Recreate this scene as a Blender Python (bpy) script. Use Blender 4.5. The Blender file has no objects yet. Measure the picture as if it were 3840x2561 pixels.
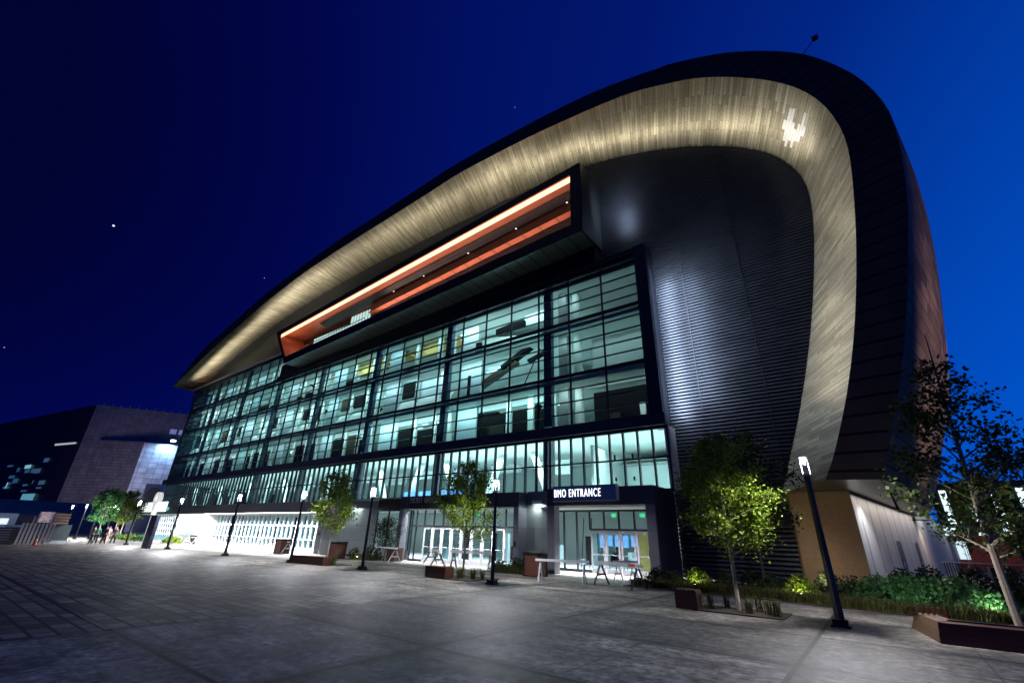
import bpy, bmesh, math, random
from mathutils import Vector, Matrix
random.seed(7)
S = bpy.context.scene
COL = S.collection
rad = math.radians

# ------------------------------------------------------------------ helpers
class MB:
    """collects faces; build() links them as ONE mesh object"""
    def __init__(self):
        self.v = []; self.f = []; self.mi = []; self.uv = []
    def face(self, pts, m=0, uv=None):
        n = len(self.v); self.v += [tuple(p) for p in pts]
        self.f.append(list(range(n, n+len(pts)))); self.mi.append(m)
        self.uv.append(uv or [(0, 0)]*len(pts)); return self
    def box(self, x0, x1, y0, y1, z0, z1, m=0):
        p = [(x0,y0,z0),(x1,y0,z0),(x1,y1,z0),(x0,y1,z0),(x0,y0,z1),(x1,y0,z1),(x1,y1,z1),(x0,y1,z1)]
        for q in ((0,3,2,1),(4,5,6,7),(0,1,5,4),(1,2,6,5),(2,3,7,6),(3,0,4,7)):
            self.face([p[i] for i in q], m)
        return self
    def obox(self, c, s, rz=0, m=0, rx=0, ry=0):
        M = Matrix.Translation(c) @ Matrix.Rotation(rz,4,'Z') @ Matrix.Rotation(ry,4,'Y') @ Matrix.Rotation(rx,4,'X')
        x,y,z = s[0]/2, s[1]/2, s[2]/2
        p = [M @ Vector(q) for q in ((-x,-y,-z),(x,-y,-z),(x,y,-z),(-x,y,-z),(-x,-y,z),(x,-y,z),(x,y,z),(-x,y,z))]
        for q in ((0,3,2,1),(4,5,6,7),(0,1,5,4),(1,2,6,5),(2,3,7,6),(3,0,4,7)):
            self.face([p[i] for i in q], m)
        return self
    def tube(self, pts, radii, n=8, m=0, caps=True):
        rings = []
        for i, p in enumerate(pts):
            p = Vector(p)
            d = (Vector(pts[min(i+1,len(pts)-1)]) - Vector(pts[max(i-1,0)])).normalized()
            a = Vector((0,0,1)) if abs(d.z) < .9 else Vector((1,0,0))
            u = d.cross(a).normalized(); w = d.cross(u)
            rings.append([p + (u*math.cos(2*math.pi*k/n) + w*math.sin(2*math.pi*k/n))*radii[i] for k in range(n)])
        for i in range(len(rings)-1):
            for k in range(n):
                self.face([rings[i][k], rings[i][(k+1)%n], rings[i+1][(k+1)%n], rings[i+1][k]], m)
        if caps:
            self.face(rings[0][::-1], m); self.face(rings[-1], m)
        return self
    def prism(self, pts, z0, z1, m=0, mt=None):
        """pts: plan polygon counter-clockwise"""
        n = len(pts)
        for i in range(n):
            a, b = pts[i], pts[(i+1)%n]
            self.face([(a[0],a[1],z0),(b[0],b[1],z0),(b[0],b[1],z1),(a[0],a[1],z1)], m)
        self.face([(p[0],p[1],z1) for p in pts], m if mt is None else mt)
        self.face([(p[0],p[1],z0) for p in pts][::-1], m)
        return self
    def loft(self, A, B, m=0, ua=None, v0=0, v1=1):
        for i in range(len(A)-1):
            u0 = ua[i] if ua else i; u1 = ua[i+1] if ua else i+1
            self.face([A[i],A[i+1],B[i+1],B[i]], m, [(u0,v0),(u1,v0),(u1,v1),(u0,v1)])
        return self
    def mesh(self, name, mats, smooth=False, weld=False):
        me = bpy.data.meshes.new(name)
        me.from_pydata(self.v, [], self.f)
        for mm in (mats if isinstance(mats,(list,tuple)) else [mats]): me.materials.append(mm)
        me.polygons.foreach_set('material_index', self.mi)
        uvl = me.uv_layers.new(name='UVMap')
        flat = [c for fuv in self.uv for uv in fuv for c in uv]
        uvl.data.foreach_set('uv', flat)
        if weld:
            bm = bmesh.new(); bm.from_mesh(me); bmesh.ops.remove_doubles(bm, verts=bm.verts, dist=1e-4); bm.to_mesh(me); bm.free()
        if smooth: me.polygons.foreach_set('use_smooth', [True]*len(me.polygons))
        me.update(); return me
    def build(self, name, mats, parent=None, world=False, smooth=False, weld=False, label=None):
        o = bpy.data.objects.new(name, self.mesh(name, mats, smooth, weld)); COL.objects.link(o)
        if parent is not None:
            o.parent = parent
            if world: o.location = -wloc(parent)
        if label: o['label'] = label
        return o

class Pieces(MB):
    """like MB, but every added piece becomes an object of its own (100 at most, the rest as one stuff part)"""
    def __init__(self): self.parts = []; self.cur = None
    def add(self, how, *a, **k):
        m = MB(); getattr(m, how)(*a, **k); self.parts.append(m); return self
    def box(self, *a, **k): return self.add('box', *a, **k)
    def obox(self, *a, **k): return self.add('obox', *a, **k)
    def tube(self, *a, **k): return self.add('tube', *a, **k)
    def face(self, *a, **k): return self.add('face', *a, **k)
    def build(self, name, mats, *a, **k):
        o = None
        for m in self.parts[:100]: o = m.build(name, mats, *a, **k)
        if len(self.parts) > 100:
            r_ = MB()
            for m in self.parts[100:]:
                n = len(r_.v); r_.v += m.v; r_.f += [[i+n for i in f] for f in m.f]; r_.mi += m.mi; r_.uv += m.uv
            o = r_.build(name, mats, *a, **k); o['kind'] = 'stuff'
        return o
def wloc(o):
    l = Vector((0,0,0))
    while o is not None: l += Vector(o.location); o = o.parent
    return l
def tag(o, label=None, cat=None, group=None, kind=None):
    if label: o['label'] = label
    if cat: o['category'] = cat
    if group: o['group'] = group
    if kind: o['kind'] = kind
    return o
def thing(name, label, cat, loc=(0,0,0), rz=0, group=None):
    o = bpy.data.objects.new(name, None); COL.objects.link(o)
    o.location = loc; o.rotation_euler = (0,0,rz); o.empty_display_size = .2
    return tag(o, label, cat, group)
def kids(o): return list(o.children)
def copy_tree(o, parent=None, loc=None, rz=None, label=None, group=None):
    c = o.copy(); COL.objects.link(c); c.parent = parent
    if loc is not None: c.location = loc
    if rz is not None: c.rotation_euler = (0,0,rz)
    if label: c['label'] = label
    if group: c['group'] = group
    for ch in kids(o): copy_tree(ch, c)
    return c

# ------------------------------------------------------------------ materials
def nodes_of(name):
    m = bpy.data.materials.new(name); m.use_nodes = True
    nt = m.node_tree; return m, nt, nt.nodes['Principled BSDF']
def N(nt, typ, **kw):
    n = nt.nodes.new(typ)
    for k, v in kw.items():
        if k.startswith('_'): setattr(n, k[1:], v)
        else: n.inputs[k.replace('__',' ')].default_value = v
    return n
def math_n(nt, op, a, b=None, c=None):
    n = nt.nodes.new('ShaderNodeMath'); n.operation = op
    for i, x in enumerate((a,b,c)):
        if x is None: continue
        if isinstance(x,(int,float)): n.inputs[i].default_value = x
        else: nt.links.new(x, n.inputs[i])
    return n.outputs[0]
def mixc(nt, fac, a, b, blend='MIX'):
    n = nt.nodes.new('ShaderNodeMix'); n.data_type = 'RGBA'; n.blend_type = blend
    for idx, x in ((0,fac),(6,a),(7,b)):
        if isinstance(x,(int,float)): n.inputs[idx].default_value = x
        elif isinstance(x,tuple): n.inputs[idx].default_value = (x+(1,))[:4]
        else: nt.links.new(x, n.inputs[idx])
    return n.outputs[2]
def mat(name, c, rough=.5, metal=0, var=.25, scale=3, bump=0, bscale=40, spec=.5, emit=None, es=0):
    """plain surface with procedural mottling in colour and roughness"""
    m, nt, b = nodes_of(name)
    tc = N(nt,'ShaderNodeTexCoord')
    no = N(nt,'ShaderNodeTexNoise', Scale=scale, Detail=5)
    nt.links.new(tc.outputs['Object'], no.inputs['Vector'])
    lo = tuple(x*(1-var) for x in c); hi = tuple(min(1,x*(1+var)) for x in c)
    nt.links.new(mixc(nt, no.outputs['Fac'], lo, hi), b.inputs['Base Color'])
    mr = N(nt,'ShaderNodeMapRange'); mr.inputs['To Min'].default_value = max(.03,rough*.8); mr.inputs['To Max'].default_value = min(1,rough*1.2)
    nt.links.new(no.outputs['Fac'], mr.inputs['Value']); nt.links.new(mr.outputs['Result'], b.inputs['Roughness'])
    b.inputs['Metallic'].default_value = metal; b.inputs['Specular IOR Level'].default_value = spec
    if bump:
        n2 = N(nt,'ShaderNodeTexNoise', Scale=bscale, Detail=4); nt.links.new(tc.outputs['Object'], n2.inputs['Vector'])
        bp = N(nt,'ShaderNodeBump', Strength=bump, Distance=.02); nt.links.new(n2.outputs['Fac'], bp.inputs['Height']); nt.links.new(bp.outputs['Normal'], b.inputs['Normal'])
    if emit:
        b.inputs['Emission Color'].default_value = emit+(1,); b.inputs['Emission Strength'].default_value = es
    return m
def glow(name, c, s):
    m, nt, b = nodes_of(name)
    b.inputs['Base Color'].default_value = (.8,.8,.8,1); b.inputs['Emission Color'].default_value = c+(1,); b.inputs['Emission Strength'].default_value = s
    return m
def glassm(name, tint, gloss=.07, rough=.02):
    m, nt, b = nodes_of(name); nt.nodes.remove(b)
    out = nt.nodes['Material Output']
    tr = N(nt,'ShaderNodeBsdfTransparent'); tr.inputs[0].default_value = tint+(1,)
    gl = N(nt,'ShaderNodeBsdfGlossy', Roughness=rough); gl.inputs[0].default_value = (.8,.9,1,1)
    lw = N(nt,'ShaderNodeLayerWeight', Blend=.3)
    f = math_n(nt,'MULTIPLY_ADD', lw.outputs['Fresnel'], .5, gloss)
    mx = N(nt,'ShaderNodeMixShader'); nt.links.new(f, mx.inputs[0]); nt.links.new(tr.outputs[0], mx.inputs[1]); nt.links.new(gl.outputs[0], mx.inputs[2])
    nt.links.new(mx.outputs[0], out.inputs[0]); return m

M = {}
M['black_metal'] = mat('black_metal', (.012,.013,.017), .42, .3, .3, 5)
M['navy_metal'] = mat('navy_metal', (.03,.036,.06), .45, .35, .2, 1.2)
M['navy_panel'] = mat('navy_panel', (.045,.05,.08), .42, .3, .15, .8)
M['purple_panel'] = mat('purple_panel', (.085,.085,.11), .45, .2, .15, .8)
M['mullion'] = mat('mullion', (.02,.024,.034), .4, .5, .2, 2)
M['pillar'] = mat('pillar', (.10,.13,.19), .4, .3, .15, 1)
M['white_frame'] = mat('white_frame', (.62,.62,.66), .4, .1, .1, 4)
M['grey_frame'] = mat('grey_frame', (.30,.30,.34), .35, .5, .12, 4)
M['white_wall'] = mat('white_wall', (.72,.75,.74), .6, 0, .1, .6)
M['int_white'] = mat('int_white', (.68,.76,.75), .65, 0, .12, .5)
M['int_grey'] = mat('int_grey', (.32,.36,.36), .6, 0, .15, .5)
M['int_dark'] = mat('int_dark', (.004,.004,.0045), .85, 0, .6, .9, spec=.08)
M['int_brown'] = mat('int_brown', (.03,.022,.014), .7, 0, .5, .9, spec=.15)
M['int_yellow'] = mat('int_yellow', (.80,.52,.17), .6, 0, .1, 1)
M['soffit_grey'] = mat('soffit_grey', (.10,.115,.12), .35, .6, .15, .7)
M['concrete_wall'] = mat('concrete_wall', (.36,.35,.35), .7, 0, .22, .7, .25, 30)
M['copper_lining'] = mat('copper_lining', (.42,.15,.09), .42, .25, .12, 1.5)
M['bulkhead'] = mat('bulkhead', (.06,.03,.028), .45, .2, .2, 1.5)
M['wood'] = mat('wood', (.085,.026,.014), .5, 0, .4, 6, .2, 60)
M['bark'] = mat('bark', (.30,.24,.18), .8, 0, .35, 9, .5, 40)
M['dark_bark'] = mat('dark_bark', (.05,.04,.03), .8, 0, .35, 9)
M['soil'] = mat('soil', (.035,.022,.015), .95, 0, .5, 12, .8, 50)
M['granite'] = mat('granite', (.10,.09,.11), .5, 0, .2, .5)
M['white_paint'] = mat('white_paint', (.55,.55,.56), .5, 0, .15, 6)
M['grey_wood'] = mat('grey_wood', (.11,.10,.095), .7, 0, .3, 8)
M['orange_paint'] = mat('orange_paint', (.65,.10,.02), .5, 0, .15, 6)
M['asphalt'] = mat('asphalt', (.05,.05,.052), .85, 0, .3, 8, .3, 60)
M['lamp_white'] = glow('lamp_white', (1,.97,.95), 22)
M['strip_white'] = glow('strip_white', (.85,.95,1), 5)
M['strip_amber'] = glow('strip_amber', (1,.56,.30), 2.6)
M['exit_green'] = glow('exit_green', (.0,.75,.22), 1.3)
M['sign_text'] = glow('sign_text', (.92,.95,1), 1.7)
M['light_box'] = glow('light_box', (.95,1,1), 1.5)
M['glass_teal'] = glassm('glass_teal', (.60,.82,.85), .035)
M['glass_clear'] = glassm('glass_clear', (.78,.94,.95), .03)
M['clear_lantern'] = glassm('clear_lantern', (.95,.97,1), .05)

def concrete_ground():
    m, nt, b = nodes_of('plaza_concrete'); L = nt.links.new
    tc = N(nt,'ShaderNodeTexCoord'); sp = N(nt,'ShaderNodeSeparateXYZ'); L(tc.outputs['Object'], sp.inputs[0])
    x, y = sp.outputs['X'], sp.outputs['Y']
    PX, PY = 5.3, 3.4
    jx = math_n(nt,'PINGPONG', math_n(nt,'ADD', x, 12.2+PX*40), PX/2)
    jy = math_n(nt,'PINGPONG', math_n(nt,'ADD', y, -3.31+PY*40), PY/2)
    j = math_n(nt,'MINIMUM', jx, jy)
    line = math_n(nt,'LESS_THAN', j, .045)
    hx = math_n(nt,'PINGPONG', math_n(nt,'ADD', x, 12.2+PX*40+PX/2), PX/2)
    hair = math_n(nt,'LESS_THAN', hx, .018)
    line = math_n(nt,'MAXIMUM', line, math_n(nt,'MULTIPLY', hair, .55))
    halo = N(nt,'ShaderNodeMapRange'); halo.inputs['From Min'].default_value=0; halo.inputs['From Max'].default_value=.35; L(j, halo.inputs['Value'])
    cell = N(nt,'ShaderNodeCombineXYZ')
    L(math_n(nt,'FLOOR', math_n(nt,'DIVIDE', math_n(nt,'ADD', x, 12.2+PX*40), PX)), cell.inputs[0])
    L(math_n(nt,'FLOOR', math_n(nt,'DIVIDE', math_n(nt,'ADD', y, -3.31+PY*40), PY)), cell.inputs[1])
    wn = N(nt,'ShaderNodeTexWhiteNoise'); L(cell.outputs[0], wn.inputs['Vector'])
    n1 = N(nt,'ShaderNodeTexNoise', Scale=.9, Detail=11, Roughness=.72); L(tc.outputs['Object'], n1.inputs['Vector'])
    mp = N(nt,'ShaderNodeMapping'); mp.inputs['Rotation'].default_value=(0,0,.7); mp.inputs['Scale'].default_value=(.35,2.6,1); L(tc.outputs['Object'], mp.inputs[0])
    n2 = N(nt,'ShaderNodeTexNoise', Scale=1.1, Detail=5, Roughness=.6); L(mp.outputs[0], n2.inputs['Vector'])
    n3 = N(nt,'ShaderNodeTexNoise', Scale=45, Detail=4); L(tc.outputs['Object'], n3.inputs['Vector'])
    v = math_n(nt,'MULTIPLY_ADD', wn.outputs['Value'], .15, .115)
    v = math_n(nt,'MULTIPLY', v, math_n(nt,'MAXIMUM', math_n(nt,'MULTIPLY_ADD', n1.outputs['Fac'], 4.6, -1.3), .28))
    v = math_n(nt,'MULTIPLY', v, math_n(nt,'MULTIPLY_ADD', n2.outputs['Fac'], 1.5, .25))
    n6 = N(nt,'ShaderNodeTexNoise', Scale=5.5, Detail=6, Roughness=.7); L(tc.outputs['Object'], n6.inputs['Vector'])
    v = math_n(nt,'MULTIPLY', v, math_n(nt,'MAXIMUM', math_n(nt,'MULTIPLY_ADD', n6.outputs['Fac'], 5.0, -1.5), .3))
    mp7 = N(nt,'ShaderNodeMapping'); mp7.inputs['Rotation'].default_value=(0,0,.55); mp7.inputs['Scale'].default_value=(.5,9,1); L(tc.outputs['Object'], mp7.inputs[0])
    n7 = N(nt,'ShaderNodeTexNoise', Scale=1.0, Detail=4, Roughness=.6); L(mp7.outputs[0], n7.inputs['Vector'])
    v = math_n(nt,'MULTIPLY', v, math_n(nt,'MULTIPLY_ADD', n7.outputs['Fac'], 1.6, .2))
    v = math_n(nt,'MULTIPLY', v, math_n(nt,'MULTIPLY_ADD', n3.outputs['Fac'], 1.0, .5))
    v = math_n(nt,'MULTIPLY', v, math_n(nt,'MULTIPLY_ADD', halo.outputs['Result'], .48, .52))
    v = math_n(nt,'MULTIPLY', v, math_n(nt,'SUBTRACT', 1, math_n(nt,'MULTIPLY', line, .93)))
    vo = N(nt,'ShaderNodeTexVoronoi', Scale=1.6); L(tc.outputs['Object'], vo.inputs['Vector'])
    gum = math_n(nt,'LESS_THAN', vo.outputs['Distance'], .035)
    v = math_n(nt,'MULTIPLY', v, math_n(nt,'SUBTRACT', 1, math_n(nt,'MULTIPLY', gum, .45)))
    n5 = N(nt,'ShaderNodeTexNoise', Scale=.42, Detail=8, Roughness=.7); mp5 = N(nt,'ShaderNodeMapping'); mp5.inputs['Location'].default_value=(31,7,0); mp5.inputs['Scale'].default_value=(.6,1.5,1); L(tc.outputs['Object'], mp5.inputs[0]); L(mp5.outputs[0], n5.inputs['Vector'])
    mr5 = N(nt,'ShaderNodeMapRange'); mr5.inputs['From Min'].default_value=.56; mr5.inputs['From Max'].default_value=.72; mr5.inputs['To Min'].default_value=1; mr5.inputs['To Max'].default_value=1.7; L(n5.outputs['Fac'], mr5.inputs['Value'])
    v = math_n(nt,'MULTIPLY', v, mr5.outputs['Result'])
    cc = N(nt,'ShaderNodeCombineColor'); L(v, cc.inputs[0]); L(math_n(nt,'MULTIPLY', v, .90), cc.inputs[1]); L(math_n(nt,'MULTIPLY', v, .76), cc.inputs[2])
    L(cc.outputs[0], b.inputs['Base Color'])
    L(math_n(nt,'MULTIPLY_ADD', n2.outputs['Fac'], .35, .42), b.inputs['Roughness'])
    bp = N(nt,'ShaderNodeBump', Strength=.25, Distance=.01); L(math_n(nt,'SUBTRACT', n3.outputs['Fac'], line), bp.inputs['Height']); L(bp.outputs[0], b.inputs['Normal'])
    return m
def paver_ground():
    m, nt, b = nodes_of('pavers'); L = nt.links.new
    tc = N(nt,'ShaderNodeTexCoord')
    br = N(nt,'ShaderNodeTexBrick'); br.offset=.5; br.inputs['Scale'].default_value=1; br.inputs['Brick Width'].default_value=.56; br.inputs['Row Height'].default_value=.37
    br.inputs['Mortar Size'].default_value=.036; br.inputs['Mortar Smooth'].default_value=.2
    br.inputs['Color1'].default_value=(.045,.038,.032,1); br.inputs['Color2'].default_value=(.34,.29,.24,1); br.inputs['Mortar'].default_value=(.008,.007,.007,1)
    L(tc.outputs['Object'], br.inputs['Vector'])
    n1 = N(nt,'ShaderNodeTexNoise', Scale=.5, Detail=6); L(tc.outputs['Object'], n1.inputs['Vector'])
    n3 = N(nt,'ShaderNodeTexNoise', Scale=30, Detail=4); L(tc.outputs['Object'], n3.inputs['Vector'])
    c = mixc(nt, .8, br.outputs['Color'], n1.outputs['Fac'], 'OVERLAY')
    c = mixc(nt, .35, c, n3.outputs['Fac'], 'OVERLAY')
    L(c, b.inputs['Base Color']); b.inputs['Roughness'].default_value=.55
    bp = N(nt,'ShaderNodeBump', Strength=.5, Distance=.012); L(math_n(nt,'MULTIPLY_ADD', br.outputs['Fac'], -1, math_n(nt,'MULTIPLY', n3.outputs['Fac'], .3)), bp.inputs['Height']); L(bp.outputs[0], b.inputs['Normal'])
    return m
def shingles():
    m, nt, b = nodes_of('soffit_shingles'); L = nt.links.new
    uv = N(nt,'ShaderNodeUVMap'); sp = N(nt,'ShaderNodeSeparateXYZ'); L(uv.outputs[0], sp.inputs[0])
    cb = N(nt,'ShaderNodeCombineXYZ'); L(sp.outputs['Y'], cb.inputs[0]); L(sp.outputs['X'], cb.inputs[1])
    br = N(nt,'ShaderNodeTexBrick'); br.offset=.37; br.offset_frequency=2
    for k, v in (('Scale',1),('Brick Width',1.9),('Row Height',.22),('Mortar Size',.012),('Mortar Smooth',.5)): br.inputs[k].default_value = v
    br.inputs['Color1'].default_value=(.24,.212,.15,1); br.inputs['Color2'].default_value=(.44,.405,.305,1); br.inputs['Mortar'].default_value=(.09,.08,.055,1)
    L(cb.outputs[0], br.inputs['Vector'])
    # long streaks across the strip
    mp = N(nt,'ShaderNodeMapping'); mp.inputs['Scale'].default_value=(.25,5.5,1); L(cb.outputs[0], mp.inputs[0])
    n = N(nt,'ShaderNodeTexNoise', Scale=1, Detail=4); L(mp.outputs[0], n.inputs['Vector'])
    n2 = N(nt,'ShaderNodeTexNoise', Scale=9, Detail=4); L(cb.outputs[0], n2.inputs['Vector'])
    c = mixc(nt, .75, br.outputs['Color'], n.outputs['Fac'], 'OVERLAY')
    c = mixc(nt, .6, c, n2.outputs['Fac'], 'OVERLAY')
    L(c, b.inputs['Base Color']); b.inputs['Metallic'].default_value=.5
    L(math_n(nt,'MULTIPLY_ADD', n2.outputs['Fac'], .35, .25), b.inputs['Roughness'])
    bw = N(nt,'ShaderNodeRGBToBW'); L(br.outputs['Color'], bw.inputs[0])
    bp = N(nt,'ShaderNodeBump', Strength=.5, Distance=.05); L(bw.outputs[0], bp.inputs['Height']); L(bp.outputs[0], b.inputs['Normal'])
    return m
def striped(name, c, axis, freq, depth, rough=.4, metal=.5, dark=.5, var=.2):
    """panel with fine seams along one object axis"""
    m, nt, b = nodes_of(name); L = nt.links.new
    tc = N(nt,'ShaderNodeTexCoord'); sp = N(nt,'ShaderNodeSeparateXYZ')
    L(tc.outputs['UV' if axis in 'UV' else 'Object'], sp.inputs[0])
    a = sp.outputs[{'X':0,'Y':1,'Z':2,'U':0,'V':1}[axis]]
    p = math_n(nt,'PINGPONG', math_n(nt,'ADD', math_n(nt,'MULTIPLY', a, freq), 800), .5)
    ln = math_n(nt,'LESS_THAN', p, .07)
    no = N(nt,'ShaderNodeTexNoise', Scale=.7, Detail=5); L(tc.outputs['Object'], no.inputs['Vector'])
    base = mixc(nt, no.outputs['Fac'], tuple(x*(1-var) for x in c), tuple(x*(1+var) for x in c))
    L(mixc(nt, ln, base, tuple(x*dark for x in c)), b.inputs['Base Color'])
    b.inputs['Roughness'].default_value=rough; b.inputs['Metallic'].default_value=metal
    bp = N(nt,'ShaderNodeBump', Strength=depth, Distance=.03); L(math_n(nt,'SUBTRACT', 1, ln), bp.inputs['Height']); L(bp.outputs[0], b.inputs['Normal'])
    return m
def panelled(name, c, w, h, rough=.45, metal=.3, var=.12, gap=.006, mapping=None, jitter=.12, nscale=.6, useuv=False):
    """wall clad in rectangular panels (x+y along, z up)"""
    m, nt, b = nodes_of(name); L = nt.links.new
    tc = N(nt,'ShaderNodeTexCoord'); sp = N(nt,'ShaderNodeSeparateXYZ'); L(tc.outputs['UV' if useuv else 'Object'], sp.inputs[0])
    cb = N(nt,'ShaderNodeCombineXYZ')
    if useuv: L(sp.outputs[1], cb.inputs[0]); L(sp.outputs[0], cb.inputs[1])
    elif False: pass
    else: L(math_n(nt,'ADD', sp.outputs[0], math_n(nt,'MULTIPLY', sp.outputs[1], .77)), cb.inputs[0]); L(sp.outputs[2], cb.inputs[1])
    br = N(nt,'ShaderNodeTexBrick'); br.offset = .0 if not useuv else .5
    for k, v in (('Scale',1),('Brick Width',w),('Row Height',h),('Mortar Size',gap),('Mortar Smooth',.2)): br.inputs[k].default_value=v
    br.inputs['Color1'].default_value=tuple(x*(1-jitter) for x in c)+(1,); br.inputs['Color2'].default_value=tuple(x*(1+jitter) for x in c)+(1,)
    br.inputs['Mortar'].default_value=tuple(x*.3 for x in c)+(1,)
    L(cb.outputs[0], br.inputs['Vector'])
    no = N(nt,'ShaderNodeTexNoise', Scale=nscale, Detail=6); L(tc.outputs['Object'], no.inputs['Vector'])
    L(mixc(nt, var*3, br.outputs['Color'], no.outputs['Fac'], 'OVERLAY'), b.inputs['Base Color'])
    b.inputs['Roughness'].default_value=rough; b.inputs['Metallic'].default_value=metal
    bp = N(nt,'ShaderNodeBump', Strength=.4, Distance=.01); L(math_n(nt,'SUBTRACT',1,br.outputs['Fac']), bp.inputs['Height']); L(bp.outputs[0], b.inputs['Normal'])
    return m
def leafm(name, c1, c2, trans=.35):
    m, nt, b = nodes_of(name); L = nt.links.new
    g = N(nt,'ShaderNodeNewGeometry'); no = N(nt,'ShaderNodeTexNoise', Scale=1.4, Detail=3)
    tc = N(nt,'ShaderNodeTexCoord'); L(tc.outputs['Object'], no.inputs['Vector'])
    c = mixc(nt, g.outputs['Random Per Island'], c1, c2); c = mixc(nt, .7, c, no.outputs['Fac'], 'OVERLAY')
    L(c, b.inputs['Base Color']); b.inputs['Roughness'].default_value=.55; b.inputs['Specular IOR Level'].default_value=.3
    t = N(nt,'ShaderNodeBsdfTranslucent'); L(c, t.inputs[0])
    mx = N(nt,'ShaderNodeMixShader', Fac=trans); out = nt.nodes['Material Output']
    L(b.outputs[0], mx.inputs[1]); L(t.outputs[0], mx.inputs[2]); L(mx.outputs[0], out.inputs[0]); return m

M['plaza'] = concrete_ground(); M['pavers'] = paver_ground(); M['shingles'] = shingles()
M['fascia'] = striped('fascia_metal', (.14,.095,.065), 'U', 1.3, .6, .6, 0, .25, .5)
M['shell'] = panelled('roof_panels', (.10,.062,.045), 3.4, .62, .55, .1, .25, .03, jitter=.4, useuv=True)
for k_ in ('shell','fascia'):
    b_ = M[k_].node_tree.nodes['Principled BSDF']; b_.inputs['Specular IOR Level'].default_value = .08; b_.inputs['Roughness'].default_value = .8; b_.inputs['Metallic'].default_value = 0
M['louver'] = mat('louver_metal', (.075,.085,.11), .42, .65, .2, .8)
M['grey_panel'] = panelled('grey_wall_panels', (.27,.30,.30), 1.35, 1.2, .35, .4, .1)
M['jamb_panel'] = panelled('jamb_panels', (.20,.20,.24), 1.6, 1.2, .4, .4, .1)
M['brick'] = mat('tan_masonry', (.36,.25,.14), .85, 0, .4, 14, .4, 45)
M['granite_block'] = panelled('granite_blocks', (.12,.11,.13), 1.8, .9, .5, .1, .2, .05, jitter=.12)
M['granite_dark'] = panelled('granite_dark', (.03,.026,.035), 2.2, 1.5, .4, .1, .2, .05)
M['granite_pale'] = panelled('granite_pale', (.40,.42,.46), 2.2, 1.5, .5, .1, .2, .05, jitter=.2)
M['board_wall'] = striped('board_marked_concrete', (.30,.27,.25), 'Y', .42, .5, .6, 0, .55, .25)
M['wood_slat'] = striped('wood_slats', (.075,.024,.013), 'Z', 9, .8, .45, 0, .3, .35)
M['wood_vert'] = striped('wood_upright_slats', (.10,.034,.02), 'X', 9, .8, .45, 0, .25, .35)
M['box_under'] = striped('balcony_under', (.22,.27,.28), 'X', .8, .4, .3, .6, .5, .12)
M['leaf'] = leafm('leaf_green', (.08,.14,.009), (.24,.325,.025))
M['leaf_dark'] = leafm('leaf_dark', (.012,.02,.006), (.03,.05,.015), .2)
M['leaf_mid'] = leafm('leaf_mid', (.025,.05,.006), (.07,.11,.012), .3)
M['leaf_cool'] = leafm('leaf_cool', (.035,.10,.03), (.10,.22,.07), .35)
M['grass'] = leafm('bed_grass', (.035,.045,.008), (.10,.10,.02), .3)

# ------------------------------------------------------------------ camera (measured: verticals and facade lines of the photo)
F, CXp, CYp = 1012.43, 1175.5, 784.0
roll, pitch, ang = rad(1.793), rad(23.896), rad(51.996)
hd = Vector((-math.cos(ang), math.sin(ang), 0)); rt = Vector((math.sin(ang), math.cos(ang), 0))
fw = hd*math.cos(pitch) + Vector((0,0,math.sin(pitch))); up = rt.cross(fw)
ri = rt*math.cos(roll) + up*math.sin(roll)
ui = -rt*math.sin(roll) + up*math.cos(roll)
cam = bpy.data.cameras.new('camera'); co = bpy.data.objects.new('camera', cam); COL.objects.link(co)
# image up tilts: roll so that verticals meet where they do in the photo
R = Matrix((( ri.x, ui.x, -fw.x),( ri.y, ui.y, -fw.y),( ri.z, ui.z, -fw.z)))
co.matrix_world = Matrix.Translation((0,0,1.85)) @ R.to_4x4()
cam.sensor_fit = 'HORIZONTAL'; cam.sensor_width = 36; cam.lens = F/2351*36; cam.clip_end = 9000; cam.clip_start = .05
S.camera = co

# ------------------------------------------------------------------ sky
w = bpy.data.worlds.new('World'); S.world = w; w.use_nodes = True
nt = w.node_tree; L = nt.links.new; bg = nt.nodes['Background']
sky = nt.nodes.new('ShaderNodeTexSky'); sky.sky_type = 'NISHITA'; sky.sun_disc = False
sky.sun_elevation = rad(-4); sky.sun_rotation = rad(62); sky.air_density = 1.2; sky.ozone_density = 6
tc = nt.nodes.new('ShaderNodeTexCoord')
dot = nt.nodes.new('ShaderNodeVectorMath'); dot.operation = 'DOT_PRODUCT'; L(tc.outputs['Generated'], dot.inputs[0])
dv = Vector((.82,.60,-.30)).normalized(); dot.inputs[1].default_value = dv
cr = nt.nodes.new('ShaderNodeValToRGB'); sz = nt.nodes.new('ShaderNodeSeparateXYZ'); L(tc.outputs['Generated'], sz.inputs[0])
hz_ = math_n(nt,'MULTIPLY', math_n(nt,'POWER', math_n(nt,'SUBTRACT', 1, math_n(nt,'MAXIMUM', sz.outputs['Z'], 0)), 4), .16)
L(math_n(nt,'ADD', math_n(nt,'MULTIPLY_ADD', dot.outputs['Value'], .5, .5), hz_), cr.inputs[0])
el = cr.color_ramp.elements
el[0].position = .10; el[0].color = (.0004,.0010,.030,1)
el[1].position = 1.0; el[1].color = (.0,.115,.70,1)
for p_, c_ in ((.22,(.0004,.0022,.072)),(.33,(.0004,.0055,.118)),(.48,(.0004,.0085,.15)),(.62,(.0003,.019,.23)),(.74,(.0003,.045,.37)),(.87,(.0003,.078,.54))):
    e = cr.color_ramp.elements.new(p_); e.color = c_+(1,)
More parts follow.
